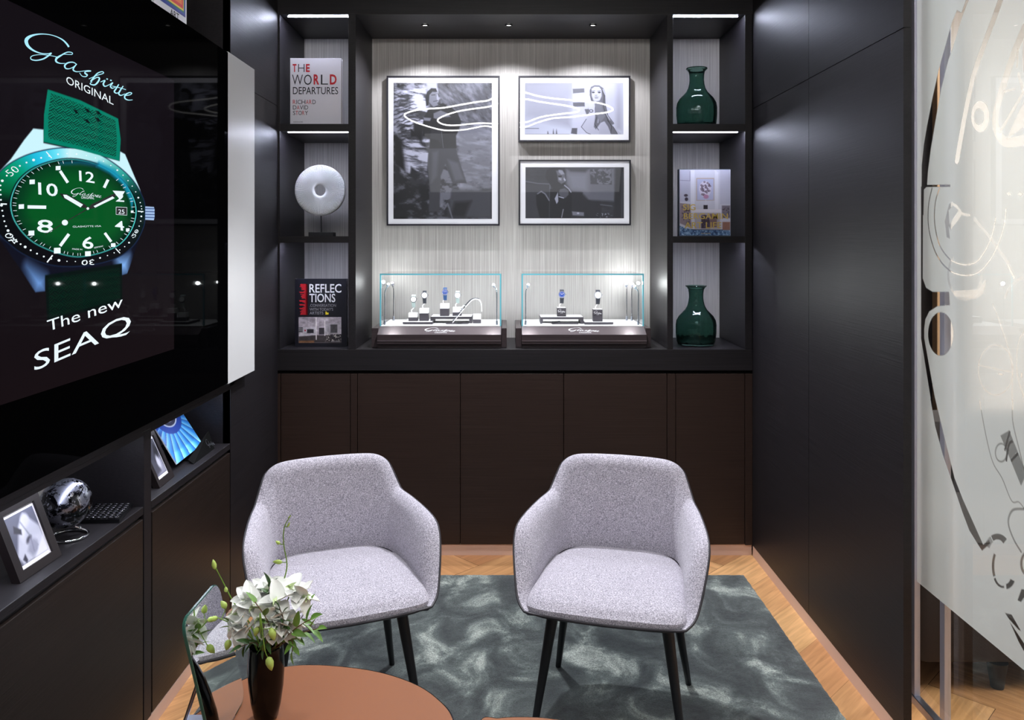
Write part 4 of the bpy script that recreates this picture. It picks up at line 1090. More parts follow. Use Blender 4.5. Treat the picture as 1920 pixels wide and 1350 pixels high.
MB().tube(catmull([(GC.x+.035, GC.y+.035, .709), (GC.x+.027, GC.y+.025, .717), (GC.x+.018, GC.y+.012, .727)], 5), .0032, 10).smooth().ball((GC.x+.026, GC.y+.024, .718), .006).smooth().build('support', M_CHROME, t)
# small black keypad
t = empty('keypad', (-1.16, 2.33, .7025), 'small black keyboard pad with rows of shiny keys behind the globe', 'keyboard')
kz = .7026; K0 = Vector((-1.097, 2.262, 0)); KU = Vector((-.100, -.004, 0)); KV = Vector((-.020, .125, 0))
mb = MB(); mb.prism([(0, 0), (1.08, 0), (1.08, 1), (0, 1)], lambda u, v, w: tuple(K0+KU*u+KV*v+Vector((0, 0, kz+w+.004*v))), .011); mb.build('base', M_BLACK, t)
M_KEY = mat('glossy_black_key', (0.010, 0.010, 0.014), 0.12, coat=0.8)
for i in range(6):
    mb = MB()
    for j in range(8):
        c = K0+KU*(.12+.165*i)+KV*(.08+.12*j)+Vector((0, 0, kz+.0135+.004*j/8)); mb.ball(c, .0062, 12, 8, (1.1, .9, .55))
    mb.smooth(); mb.build('key_row', M_KEY, t)
# ================================================================ FRAMED PHOTOGRAPHS ON THE WALLPAPER
YP = 4.236
def wall_picture(px0, py0, px1, py1, ix0, iy0, ix1, iy1, cv, label, gain=1.0):
    s_ = F/YP; X = lambda p: (p-951)/s_; Z = lambda p: 1.5-(p-452)/s_
    x0, x1, z0, z1 = X(px0), X(px1), Z(py1), Z(py0)
    t = empty('framed_photograph', ((x0+x1)/2, YB-.002, z0), label, 'picture')
    w = .0085; mb = MB()
    mb.box(x0, x0+w, YP, YP+.030, z0, z1).box(x1-w, x1, YP, YP+.030, z0, z1).box(x0+w, x1-w, YP, YP+.030, z0, z0+w).box(x0+w, x1-w, YP, YP+.030, z1-w, z1)
    mb.build('frame', M_FRAME, t)
    mo = MB().box(x0+w, x1-w, YP+.004, YP+.020, z0+w, z1-w).build('mount', M_MATBOARD, t)
    cv.c = np.clip((cv.c-.035)*1.10, 0, 1)*gain
    cv.build('photo', lambda a, b: np.stack([(a-951)/s_, np.full_like(a, YP+.0035), 1.5-(b-452)/s_], -1), M_PHOTO, mo)
    return t
M_PHOTO = attr_mat('photo_print_under_glass', 'Col', 0.5, coat=1.0)
nodes_of(M_PHOTO)[2].inputs['Coat Roughness'].default_value = 0.01
def gs(v): return (v*.96/255, v*.97/255, v*1.08/255)
def tone(cv, m, v): cv.mixin(m, gs(v))
# 1: standing man in dark jacket between rocks
cv = Canvas(737.5, 155, 922.3, 410.5, 0.75, base=gs(92))
k = 4.5
def Q(pts): return [(x/k+715, y/k+130) for x, y in pts]
N1 = cv.fbm(14, 9, 1, 5); N2 = cv.fbm(26, 7, 5, 5, .15); N3 = cv.fbm(9, 22, 9, 4, -.75)
rock = np.clip((N1-.34)*3.4, 0, 1)
cv.c = (np.array(gs(30))*(1-rock[..., None])+np.array(gs(150))*rock[..., None])
lm = cv.mask(Q([(110,180),(380,120),(420,560),(400,980),(240,1000),(180,700)]), 12)
r2 = np.clip((N2-.40)*4.5, 0, 1); cv.mixin(lm*.85, gs(60)); cv.mixin(lm*r2, gs(200))
# layered strata at the upper left
st_ = np.sin(((cv.X-820)**2*.5+(cv.Y-330)**2)**.5*.9+N1*9); cv.mixin(cv.mask(Q([(100,170),(250,230),(350,420),(180,620),(100,420)]), 6)*np.clip(st_, 0, 1)*.75, gs(40))
rm = cv.mask(Q([(470,110),(935,110),(935,460),(700,440),(600,320),(500,260)]), 5)
cv.mixin(rm, gs(74)); cv.mixin(rm*np.clip((N3-.45)*4, 0, 1), gs(112)); cv.mixin(rm*np.clip((.40-N3)*5, 0, 1), gs(38))
r3 = cv.mask(Q([(640,470),(935,480),(935,1010),(700,980),(640,700)]), 10); cv.mixin(r3, gs(112)); cv.mixin(r3*np.clip((N2-.45)*3, 0, 1), gs(146)); cv.mixin(r3*np.clip((.40-N1)*4, 0, 1), gs(84))
cv.poly(Q([(380,110),(470,110),(480,200),(390,190)]), gs(158), 4)
for pts, v, s_ in (([(105,580),(165,600),(200,860),(110,800)], 30, 6), ([(250,820),(330,880),(290,940),(240,900)], 44, 4), ([(245,500),(330,560),(250,570)], 30, 3), ([(270,440),(360,470),(340,620),(270,540)], 34, 5),
    ([(105,790),(250,990),(390,960),(400,1160),(560,1180),(935,1010),(935,1255),(105,1255)], 40, 8), ([(560,1010),(935,1010),(935,1255),(570,1255)], 74, 10), ([(620,1120),(760,1110),(700,1250),(580,1240)], 38, 8)):
    cv.poly(Q(pts), gs(v), s_)
cv.mixin(cv.mask(Q([(105,900),(560,900),(560,1255),(105,1255)]), 20)*np.clip((N1-.52)*5, 0, 1)*.6, gs(128))
cv.line(Q([(530,1180),(560,1130),(600,1260)]), 2.5, gs(110), 2)
cv.poly(Q([(490,870),(540,800),(600,920),(580,1100),(490,1150)]), gs(116), 4)
cv.mixin(cv.mask(Q([(490,870),(540,800),(600,920),(580,1100),(490,1150)]), 3)*np.clip((.5-N1)*6, 0, 1), gs(48))
# the man
cv.poly(Q([(400,655),(620,655),(660,780),(720,960),(600,960),(540,800),(500,900),(490,1200),(400,1200),(405,960),(385,850)]), gs(66), 2.5)
cv.poly(Q([(560,760),(650,790),(700,930),(620,940)]), gs(92), 6); cv.poly(Q([(430,700),(480,690),(470,900),(420,960)]), gs(84), 6)
cv.poly(Q([(395,340),(440,320),(510,310),(590,320),(640,360),(675,440),(650,520),(630,560),(632,665),(405,668),(410,585),(350,560),(345,480),(360,400)]), gs(34), 2)
cv.poly(Q([(440,370),(500,345),(560,370),(585,400),(520,405),(470,420),(440,410)]), gs(104), 2); cv.poly(Q([(355,405),(420,410),(410,435),(360,432)]), gs(120), 2)
cv.poly(Q([(410,580),(420,500),(500,510),(510,640),(480,600)]), gs(48), 3); cv.line(Q([(505,500),(515,600),(522,660)]), 1.2, gs(90), 1)
cv.poly(Q([(385,240),(400,200),(450,180),(478,210),(484,260),(470,285),(482,300),(440,318),(410,300),(395,270)]), gs(112), 1.6)
cv.poly(Q([(372,240),(385,190),(420,158),(460,160),(472,190),(430,188),(405,215),(398,300),(378,310)]), gs(34), 1.6)
cv.poly(Q([(470,200),(482,230),(486,262),(474,275),(466,240)]), gs(150), 1.2); cv.line(Q([(424,216),(452,214)]), 1.3, gs(44), 1); cv.line(Q([(440,270),(478,262)]), 1.2, gs(60), 1.5)
cv.poly(Q([(395,270),(440,318),(485,300),(480,330),(430,335)]), gs(56), 2)
wall_picture(725, 142, 937, 423, 737.5, 155, 922.3, 410.5, cv, 'large upright black and white photograph of a man standing among rocks', .88)
# 2: laughing woman
cv = Canvas(984, 155.3, 1169, 251.8, 0.55, base=gs(190))
k = 8.0
def Q(pts): return [(x/k+960, y/k+130) for x, y in pts]
gx = np.clip((cv.X-984)/185, 0, 1); gy = np.clip((cv.Y-155)/97, 0, 1)
v = 128+60*gx+70*gy; cv.c = np.stack([v*.94/255, v*.96/255, v*1.07/255], -1)
cv.poly(Q([(190,200),(880,200),(890,880),(200,700)]), gs(150), 14, .6)
cv.poly(Q([(910,205),(1680,205),(1680,975),(910,975)]), gs(205), 4, .75); cv.poly(Q([(1560,205),(1640,205),(1640,900),(1560,900)]), gs(178), 8, .7)
for pts, v in (([(912,290),(1085,282),(1088,345),(915,360)], 106), ([(914,495),(1090,490),(1092,555),(918,560)], 104), ([(900,880),(980,880),(975,975),(885,960)], 100)):
    cv.poly(Q(pts), gs(v), 1.5)
for x in (540, 622, 668): cv.poly(Q([(x-8, 930), (x, 890 if x > 600 else 925), (x+14, 975), (x-12, 975)]), gs(112), 1.5)
cv.line(Q([(205,885),(400,885)]), 1.2, gs(110), 1.2); cv.line(Q([(205,975),(860,975)]), 1.4, gs(132), 1.5)
cv.poly(Q([(1040,860),(1110,740),(1140,700),(1100,600),(1150,560),(1240,560),(1330,600),(1400,760),(1520,860),(1650,975),(1150,975)]), gs(196), 1.6)
cv.line(Q([(1115,745),(1040,862),(1120,950),(1180,972)]), 1.0, gs(88), .8); cv.line(Q([(1105,600),(1130,680)]), 1.6, gs(96), 1)
cv.poly(Q([(1090,600),(1160,590),(1155,660),(1120,680)]), gs(110), 1.6)
cv.poly(Q([(1165,320),(1185,260),(1240,235),(1310,238),(1370,280),(1400,360),(1400,520),(1440,700),(1530,820),(1500,830),(1590,975),(1490,975),(1440,860),(1380,780),(1330,800),(1260,900),(1230,860),(1250,700),(1240,540),(1190,480)]), gs(112), 1.8)
for pts in ([(1390,380),(1400,520),(1440,690),(1530,810)], [(1350,300),(1380,400),(1375,560),(1420,720),(1500,860)], [(1250,560),(1280,700),(1240,820),(1300,910)], [(1180,300),(1172,380),(1195,470)], [(1430,760),(1500,850),(1480,960)], [(1520,860),(1580,960)]):
    cv.line(Q(pts), 0.9, gs(58), .8)
for pts in ([(1365,300),(1420,420),(1430,560)], [(1300,700),(1290,800)], [(1400,640),(1470,760)]):
    cv.line(Q(pts), 1.3, gs(196), 1)
cv.poly(Q([(1195,290),(1240,260),(1310,262),(1345,310),(1345,400),(1320,460),(1275,490),(1225,470),(1198,400)]), gs(198), 1.4)
cv.poly(Q([(1240,480),(1340,470),(1350,560),(1400,700),(1330,800),(1290,740),(1255,640)]), gs(128), 2)
for x in (1220, 1310): cv.ell(*Q([(x, 345)])[0], 2.6, 1.3, gs(50), 1); cv.line(Q([(x-25, 325), (x+25, 318)]), .8, gs(70), .8)
cv.line(Q([(1245,385),(1260,392),(1278,384)]), .9, gs(110), .8); cv.poly(Q([(1230,412),(1265,405),(1305,412),(1290,432),(1250,434)]), gs(96), 1); cv.line(Q([(1238,418),(1298,418)]), .9, gs(232), .6)
cv.poly(Q([(1150,490),(1240,500),(1245,560),(1215,650),(1160,640)]), gs(206), 1.5); cv.ell(*Q([(1188, 622)])[0], 4, 3.2, gs(90), 1); cv.ell(*Q([(1188, 622)])[0], 2.4, 2.0, gs(190), .8)
cv.poly(Q([(1320,840),(1390,780),(1440,860),(1480,975),(1300,975)]), gs(190), 2)
wall_picture(972, 142, 1182, 265.5, 984, 155, 1169, 252, cv, 'bright wide photograph of a smiling long haired woman, upper of two on the right', .80)
# 3: seated man in thought
cv = Canvas(985.3, 313.4, 1170, 409.3, 0.55, base=gs(52))
def Q(pts): return [(x/k+960, y/k+285) for x, y in pts]
N4 = cv.fbm(22, 8, 3, 4); cv.c = cv.c*(0.8+.5*N4[..., None])
cv.poly(Q([(810,250),(1540,240),(1540,740),(1150,720),(1040,600),(900,590),(820,480)]), gs(98), 5)
cv.poly(Q([(830,330),(1140,320),(1140,600),(880,560)]), gs(122), 14, .8)
cv.poly(Q([(820,240),(1160,240),(1100,300),(880,290)]), gs(62), 5)
pm = cv.mask(Q([(1170,260),(1490,240),(1500,490),(1180,480)]), 2); cv.mixin(pm, gs(66)); NN = cv.fbm(4.2, 4.2, 12, 2); cv.mixin(pm*np.clip((NN-.5)*6, 0, 1), gs(104))
cv.poly(Q([(1570,280),(1685,280),(1685,990),(1520,990),(1545,600)]), gs(46), 3); cv.line(Q([(1660,300),(1650,980)]), 2.2, gs(66), 2)
cv.poly(Q([(205,490),(570,480),(570,990),(205,990)]), gs(58), 3); cv.line(Q([(205,440),(380,470),(570,480),(570,990)]), 2.2, gs(88), 1.2)
cv.poly(Q([(360,650),(420,600),(500,640),(560,740),(550,990),(420,990),(370,800)]), gs(38), 2); cv.line(Q([(385,625),(440,590),(500,630),(558,725)]), 2.2, gs(116), 1.5)
cv.poly(Q([(880,600),(1060,605),(1060,690),(1280,760),(1350,800),(1340,990),(880,990)]), gs(48), 3)
cv.poly(Q([(900,890),(1080,905),(1080,960),(910,950)]), gs(112), 2); cv.line(Q([(1330,790),(1500,810)]), 1.6, gs(92), 1.4); cv.ell(*Q([(992, 918)])[0], 2.2, 1.6, gs(170), 1)
cv.mixin(cv.mask(Q([(1270,920),(1500,920),(1500,980),(1270,980)]), 3)*np.clip((cv.fbm(2, 2, 4, 2)-.6)*8, 0, 1), gs(140))
cv.poly(Q([(570,560),(700,520),(860,560),(900,640),(890,990),(560,990)]), gs(40), 2)
cv.poly(Q([(640,700),(690,600),(695,740),(670,780)]), gs(150), 1.2); cv.line(Q([(770,860),(745,980)]), 1.6, gs(130), 1)
cv.poly(Q([(500,380),(520,270),(600,235),(720,238),(790,280),(805,380),(800,470),(740,540),(620,560),(560,470)]), gs(42), 2)
cv.poly(Q([(660,280),(745,265),(790,320),(808,400),(800,450),(740,480),(690,440),(680,350)]), gs(92), 2.5)
cv.poly(Q([(700,265),(760,275),(788,330),(740,340),(700,300)]), gs(134), 2); cv.poly(Q([(700,380),(745,395),(740,430),(700,415)]), gs(140), 2); cv.poly(Q([(690,355),(745,350),(745,375),(700,378)]), gs(40), 1.4)
cv.poly(Q([(780,380),(808,420),(795,440),(775,410)]), gs(170), 1)
cv.poly(Q([(720,560),(790,540),(850,580),(850,640),(800,690),(740,690),(700,620)]), gs(84), 2); cv.line(Q([(790,500),(850,550),(885,600)]), 2.2, gs(150), 1.2); cv.line(Q([(705,670),(775,690)]), 1.4, gs(180), 1)
wall_picture(972.5, 299.5, 1183, 422.5, 985, 313, 1170, 409, cv, 'dark wide photograph of a seated man in thought, lower of two on the right')

# ================================================================ BOOKS
def upright_book(px0, py0, px1, pybot_z, Y, spine_px, cover_mat, label, name='coffee_table_book', thick=.034, edge=None):
    s_ = F/Y; x0, x1 = (px0-951)/s_, (px1-951)/s_; z1 = 1.5-(py0-452)/s_; z0 = pybot_z+.0006
    t = empty(name, ((x0+x1)/2, Y+thick/2, z0), label, 'book')
    mb = MB(); mb.box(x0, x1, Y, Y+.003, z0, z1, .0008); mb.box(x0, x1, Y+thick-.003, Y+thick, z0, z1, .0008)
    if spine_px: mb.box(x0, x0+.003, Y+.003, Y+thick-.003, z0, z1)
    t2 = t; t = mb.build('cover', cover_mat, t)
    MB().box(x0+.004, x1-.004, Y+.0035, Y+thick-.0035, z0+.004, z1-.004).build('page_block', mat('book_pages', (0.62, 0.61, 0.62), 0.8), t2)
    return t, s_
M_INKR = mat('red_print', lin((196, 30, 44)), 0.5); M_INKK = mat('black_print', lin((28, 26, 34)), 0.5); M_INKWH = mat('white_print', (0.78, 0.78, 0.8), 0.5)
M_INKGR = mat('grey_print', lin((150, 150, 156)), 0.5); M_INKGOLD = mat('gold_print', (0.62, 0.44, 0.10), 0.35, 0.4); M_INKY = mat('yellow_print', lin((225, 205, 40)), 0.5)
t, s_ = upright_book(544, 109, 640, SH1[1], 3.872, True, mat('pale_lilac_cover', (0.76, 0.74, 0.80), 0.4), 'white book with red and black title on the top left shelf')
def onY(Y, d=.0006):
    s2 = F/Y
    return lambda x, y: Vector(((x-951)/s2, Y-d, 1.5-(y-452)/s2))
f = onY(3.872)
c = lambda x, y: f(x/3.857+500, y/3.857)
def tx(ink, txt, x0, x1, y0, y1, c=c, **k): ink.text(txt, quadmap((x0, y1), (x1, y1), (x0, y0), (x1, y0), c), **k)
class Two:                                  # red and black letters of one printed line share one mesh
    def __init__(s, ink, i): s.ink, s.i = ink, i
    def text(s, *a, **k): s.ink.mi = s.i; return s.ink.text(*a, **k)
LN = Ink(); ir, ik = Two(LN, 0), Two(LN, 1)
def line_done(nm):
    LN.build(nm, [M_INKR, M_INKK], t); LN.__init__()
tx(ir, 'T', 188, 216, 463, 521, bold=.03); tx(ik, 'H', 228, 274, 463, 521, bold=-.012); tx(ir, 'E', 284, 312, 463, 521, bold=.03)
line_done('title_lettering'); tx(ik, 'W', 184, 262, 540, 614, bold=-.008); tx(ik, 'O', 270, 326, 540, 614, bold=-.004); tx(ir, 'R', 340, 380, 538, 612, bold=.03); tx(ik, 'L', 392, 444, 540, 612, bold=-.008); tx(ir, 'D', 457, 506, 538, 612, bold=.03)
line_done('title_lettering'); tx(ik, 'DEPARTURES', 190, 517, 629, 682, bold=.004)
line_done('title_lettering')
for ch, x0, x1, red in (('R', 190, 210, 1), ('I', 215, 219, 0), ('C', 224, 248, 0), ('H', 252, 280, 0), ('A', 284, 304, 1), ('R', 308, 326, 1), ('D', 331, 355, 0)): tx(ir if red else ik, ch, x0, x1, 722, 753)
line_done('author_lettering')
for ch, x0, x1, red in (('D', 190, 216, 0), ('A', 218, 238, 1), ('V', 240, 264, 0), ('I', 268, 272, 0), ('D', 276, 300, 0)): tx(ir if red else ik, ch, x0, x1, 762, 792)
line_done('author_lettering')
for ch, x0, x1, red in (('S', 190, 207, 0), ('T', 210, 228, 1), ('O', 230, 254, 0), ('R', 257, 274, 1), ('Y', 276, 300, 0)): tx(ir if red else ik, ch, x0, x1, 802, 832)
line_done('author_lettering'); tx(ik, 'ASSOULINE', 192, 262, 878, 886)
line_done('publisher_lettering')

t, s_ = upright_book(553, 523, 650, 0.985, 3.902, True, mat('black_book_cover', (0.010, 0.010, 0.016), 0.3), 'black book with white headline and red bars on the lowest left shelf')
f = onY(3.902); c = lambda x, y: f(x/7.943+530, y/7.943+500)
iw, ig, ir, iy = Ink(), Ink(), Ink(), Ink()
tx(iw, 'REFLEC', 398, 874, 258, 388, c, bold=.012); tx(iw, 'TIONS', 398, 784, 402, 530, c, bold=.012)
tx(ig, '.CONVERSATION', 402, 794, 556, 598, c); tx(ig, "WITH TODAY'S", 402, 752, 614, 656, c); tx(ig, 'ARTISTS', 402, 606, 670, 712, c)
hs = [0.85,0.9,0.8,0.95,0.7,0.8,0.6,0.75,0.35,0.5,1,.9,.4,.85,.6,.75,.8,.65,.7,.3,.2,1,.95,.6,.4,.3,1,.95,.5,.35,.6,1,.9,.6,.75,.9,.7,.85,.8,.9]
for i, h in enumerate(hs):
    y = 258+i*11.5; x0 = 372-125*h; ir.poly([c(x0, y+9.5), c(372, y+9.5), c(372, y), c(x0, y)])
ir.poly([c(345, 718), c(372, 718), c(372, 258), c(345, 258)])
iy.poly([c(638, 714), c(684, 714), c(684, 684), c(638, 684)]); iy.poly([c(638, 684), c(656, 684), c(656, 668), c(638, 668)])
iw.build('white_lettering', M_INKWH, t); ig.build('grey_lettering', M_INKGR, t); ir.build('red_bars', M_INKR, t); iy.build('yellow_mark', M_INKY, t)
cv = Canvas(560, 594.5, 640, 643, .45, base=g8(176, 166, 176))
def Q(pts): return [(x/7.943+530, y/7.943+500) for x, y in pts]
NB = cv.fbm(5, 5, 2, 3)
for pts, v, s2 in (([(240,755),(490,850),(490,755)], (150,142,150), 2), ([(500,755),(640,810),(874,755)], (196,188,194), 2), ([(240,900),(500,900),(500,1040),(240,1040)], (190,184,192), 2), ([(640,850),(874,830),(874,1010),(640,1010)], (184,178,186), 2),
    ([(240,1040),(500,1020),(640,1020),(874,1010),(874,1135),(240,1135)], (62,56,58), 2), ([(240,1105),(470,1100),(470,1135),(240,1135)], (120,84,58), 2), ([(362,930),(462,930),(462,990),(362,990)], (46,44,52), 1), ([(540,910),(622,910),(622,1010),(540,1010)], (54,50,56), 1), ([(712,862),(815,862),(815,985),(712,985)], (86,84,88), 1), ([(240,905),(300,905),(300,975),(240,975)], (40,38,44), 1), ([(325,940),(347,940),(347,962),(325,962)], (170,40,60), .6), ([(720,1010),(874,1005),(874,1090),(720,1095)], (50,46,52), 2), ([(490,755),(508,755),(508,1090),(494,1090)], (226,220,222), .8), ([(620,800),(634,800),(634,1030),(622,1030)], (220,214,216), .8)):
    cv.poly(Q(pts), g8(*v), s2)
for y in (918, 936, 954): cv.line(Q([(242, y), (298, y+4)]), .8, g8(210, 210, 214), .8)
cv.c = cv.c*(.78+.45*NB[..., None]); cv.mixin(cv.mask(Q([(640,1000),(874,1000),(874,1110),(640,1110)]), 3)*np.clip((cv.fbm(1.6, 2, 6, 2)-.6)*7, 0, 1), g8(214, 208, 200))
cv.build('cover_photo', lambda a, b: np.stack([(a-951)*3.902/F, np.full_like(a, 3.902-.0005), 1.5-(b-452)*3.902/F], -1), M_PRINT, t)
ik = Ink(); f = onY(3.902, .0012); tx(ik, 'ASSOULINE', 722, 852, 1106, 1120, lambda x, y: f(x/7.943+530, y/7.943+500)); ik.build('publisher_lettering', M_INKWH, t)

t, s_ = upright_book(1273, 317, 1370, SH2[1], 3.902, True, mat('slate_spine_cover', (0.08, 0.10, 0.13), 0.4), 'book showing a white fireplace room with gold title on middle right shelf')
cv = Canvas(1274.5, 318.2, 1369.5, 441.5, .5, base=g8(196, 196, 208))
def Q(pts): return [(x/8.434+1255, y/8.434+300) for x, y in pts]
for pts, v, s2 in (([(165,160),(330,160),(330,660),(165,660)], (176,176,194), 1.5), ([(800,160),(960,160),(960,700),(800,700)], (182,182,198), 1.5), ([(340,160),(400,160),(400,800),(340,800)], (214,214,224), 1), ([(720,160),(775,200),(775,800),(720,800)], (212,212,222), 1),
    ([(425,285),(708,285),(708,640),(425,645)], (178,160,150), .8), ([(438,300),(698,300),(698,632),(438,634)], (176,180,208), .8), ([(350,780),(830,780),(830,830),(350,830)], (214,210,218), 1), ([(400,835),(800,835),(800,1090),(400,1090)], (168,160,168), 1.5), ([(505,890),(560,865),(620,890),(640,960),(640,1080),(505,1080)], (62,48,62), 1.5), ([(640,850),(750,860),(750,1060),(640,1060)], (120,96,96), 1.5),
    ([(540,712),(606,712),(606,776),(540,776)], (40,34,42), .6), ([(165,680),(330,700),(350,1080),(165,1000)], (136,122,130), 2), ([(830,720),(960,720),(960,920),(830,920)], (120,112,124), 2), ([(840,980),(960,980),(960,1110),(840,1110)], (146,104,90), 1.5),
    ([(165,1040),(260,1080),(400,1100),(960,1110),(960,1200),(165,1200)], (96,128,166), 1.5)):
    cv.poly(Q(pts), g8(*v), s2)
NB = cv.fbm(2.6, 2.6, 8, 3); bl_ = cv.mask(Q([(165,1040),(260,1080),(400,1110),(960,1115),(960,1200),(165,1200)]), 1); cv.mixin(bl_*np.clip((NB-.5)*6, 0, 1), g8(40, 66, 104)); cv.mixin(bl_*np.clip((.4-NB)*6, 0, 1), g8(170, 196, 220))
for m_, v in ((cv.mask(Q([(200,740),(320,740),(330,1000),(200,960)]), 3), (50, 40, 52)), (cv.mask(Q([(835,760),(955,760),(955,900),(835,900)]), 3), (44, 38, 48)), (cv.mask(Q([(510,870),(640,870),(640,1080),(510,1080)]), 3), (96, 84, 110))): cv.mixin(m_*np.clip((NB-.5)*5, 0, 1), g8(*v))
# generic round blossom-like motif on the little painting
rr_ = random.Random(4)
cv.ell(*Q([(565, 460)])[0], 11.5, 15, g8(206, 200, 216), 1.2)
for k2 in range(34):
    a_ = rr_.uniform(0, 6.28); q = math.sqrt(rr_.random()); cx_, cy_ = 565+q*92*math.cos(a_), 460+q*122*math.sin(a_)
    x_, y_ = Q([(cx_, cy_)])[0]; cv.ell(x_, y_, 1.7, 1.6, g8(66, 44, 66), .7); cv.ell(x_, y_, .8, .7, g8(210, 200, 214), .5)
cv.ell(*Q([(580, 580)])[0], 5, 4, g8(176, 130, 160), 1.5)
cv.line(Q([(575,625),(580,712)]), .8, g8(206, 206, 210), .8); cv.ell(*Q([(270, 620)])[0], 3.2, 3.4, g8(60, 50, 66), 1); cv.ell(*Q([(262, 560)])[0], 3.6, 2.6, g8(70, 60, 74), 1); cv.line(Q([(325,180),(325,330),(170,320)]), .8, g8(120, 116, 136), .6); cv.line(Q([(350,1102),(840,1104)]), 1.0, g8(40, 36, 44), .7)
cv.build('cover_photo', lambda a, b: np.stack([(a-951)*3.902/F, np.full_like(a, 3.902-.0005), 1.5-(b-452)*3.902/F], -1), M_PRINT, t)
f = onY(3.902, .0012); c = lambda x, y: f(x/8.434+1255, y/8.434+300); ig = Ink()
tx(ig, 'SIG', 215, 412, 700, 795, c, bold=.01); tx(ig, 'BERGAMIN', 225, 925, 842, 935, c, bold=.01); tx(ig, 'ART LIFE', 240, 822, 982, 1080, c, bold=.01); tx(ig, 'ASSOULINE', 500, 650, 1152, 1172, c)
ig.build('gold_lettering', M_INKGOLD, t)

# ================================================================ BOTTLES AND DISC
mg = mat('deep_green_glass', (0.24, 0.42, 0.36), 0.04, trans=1.0, ior=1.32, spec=0.6)
n, l, b = nodes_of(mg)
def bottle(cx, cy, z, label, lobes, h=.295):
    pr = [(0, 0), (.080, 0), (.088, .004), (.094, .02), (.098, .06), (.0985, .10), (.095, .122), (.084, .143), (.068, .160), (.053, .176), (.043, .194), (.0375, .215), (.035, .235), (.036, .258), (.039, .276), (.047, .286), (.052, .2905), (.051, .2945), (.044, .2945), (.035, .286), (.0335, .27), (.0318, .235), (.034, .215), (.040, .193), (.050, .174), (.064, .158), (.080, .140), (.0905, .121), (.0945, .10), (.094, .06), (.090, .022), (.078, .010), (0, .012)]
    mb = MB(); mb.lathe([(r, zz) for r, zz in pr], (cx, cy, z+.0006), 96)
    for v in mb.bm.verts:                      # softly faceted body
        dx, dy = v.co.x-cx, v.co.y-cy; r = math.hypot(dx, dy)
        if r > .06:
            a = math.atan2(dy, dx); kf = 1+.018*math.cos(lobes*a)*min(1, (r-.06)/.03); v.co.x = cx+dx*kf; v.co.y = cy+dy*kf
    mb.smooth(); tag(mb.build('glass_bottle', mg), label, 'bottle')
bottle((1306.5-951)/380, 3.95, SH1[1], 'green glass bottle vase on the top right shelf', 8)
bottle((1305-951)/378, 3.968, 0.985, 'green glass bottle vase standing on the worktop at the right end', 8)

# white ribbed disc on a stand
cx, cy, cz, R_ = (600.5-951)/375, 4.0, 1.5+(452-357)/375, .1275
t = empty('disc_sculpture', (cx, cy, SH2[1]), 'round white ribbed disc with a centre hole on thin stand, middle left shelf', 'sculpture')
mb = MB(); NS = 240; prof = []
for k2 in range(30):
    a = 2*PI*k2/30; c_, s_2 = math.cos(a), math.sin(a); prof.append((.077+.0505*abs(c_)**.55*(1 if c_ > 0 else -1), .016*abs(s_2)**.75*(1 if s_2 > 0 else -1)))
rows = []
for i in range(NS):
    th = 2*PI*i/NS; rib = 1+.11*(1 if i % 2 else -1)
    row = []
    for r, y in prof:
        k3 = min(1, max(0, (r-.03)/.02)); row.append((cx+r*math.cos(th), cy+y*(1+(rib-1)*k3)+0.0, cz+r*math.sin(th)))
    rows.append(row)
rows.append(rows[0]); mb.grid(rows, close_u=True); bmesh.ops.remove_doubles(mb.bm, verts=mb.bm.verts, dist=1e-6)
mdisc = mat('chalk_white_disc', (0.66, 0.67, 0.68), 0.55)
mb.smooth(); mb.build('disc', mdisc, t)
MB().box(cx-.052, cx+.072, cy-.03, cy+.03, SH2[1]+.0005, SH2[1]+.021, .002).build('base', M_BLACKMATT, t)
MB().cone((cx+.006, cy, SH2[1]+.02), (cx+.004, cy, cz-R_+.003), .0035, .0035, 12).smooth().build('rod', M_BLACKMATT, t)

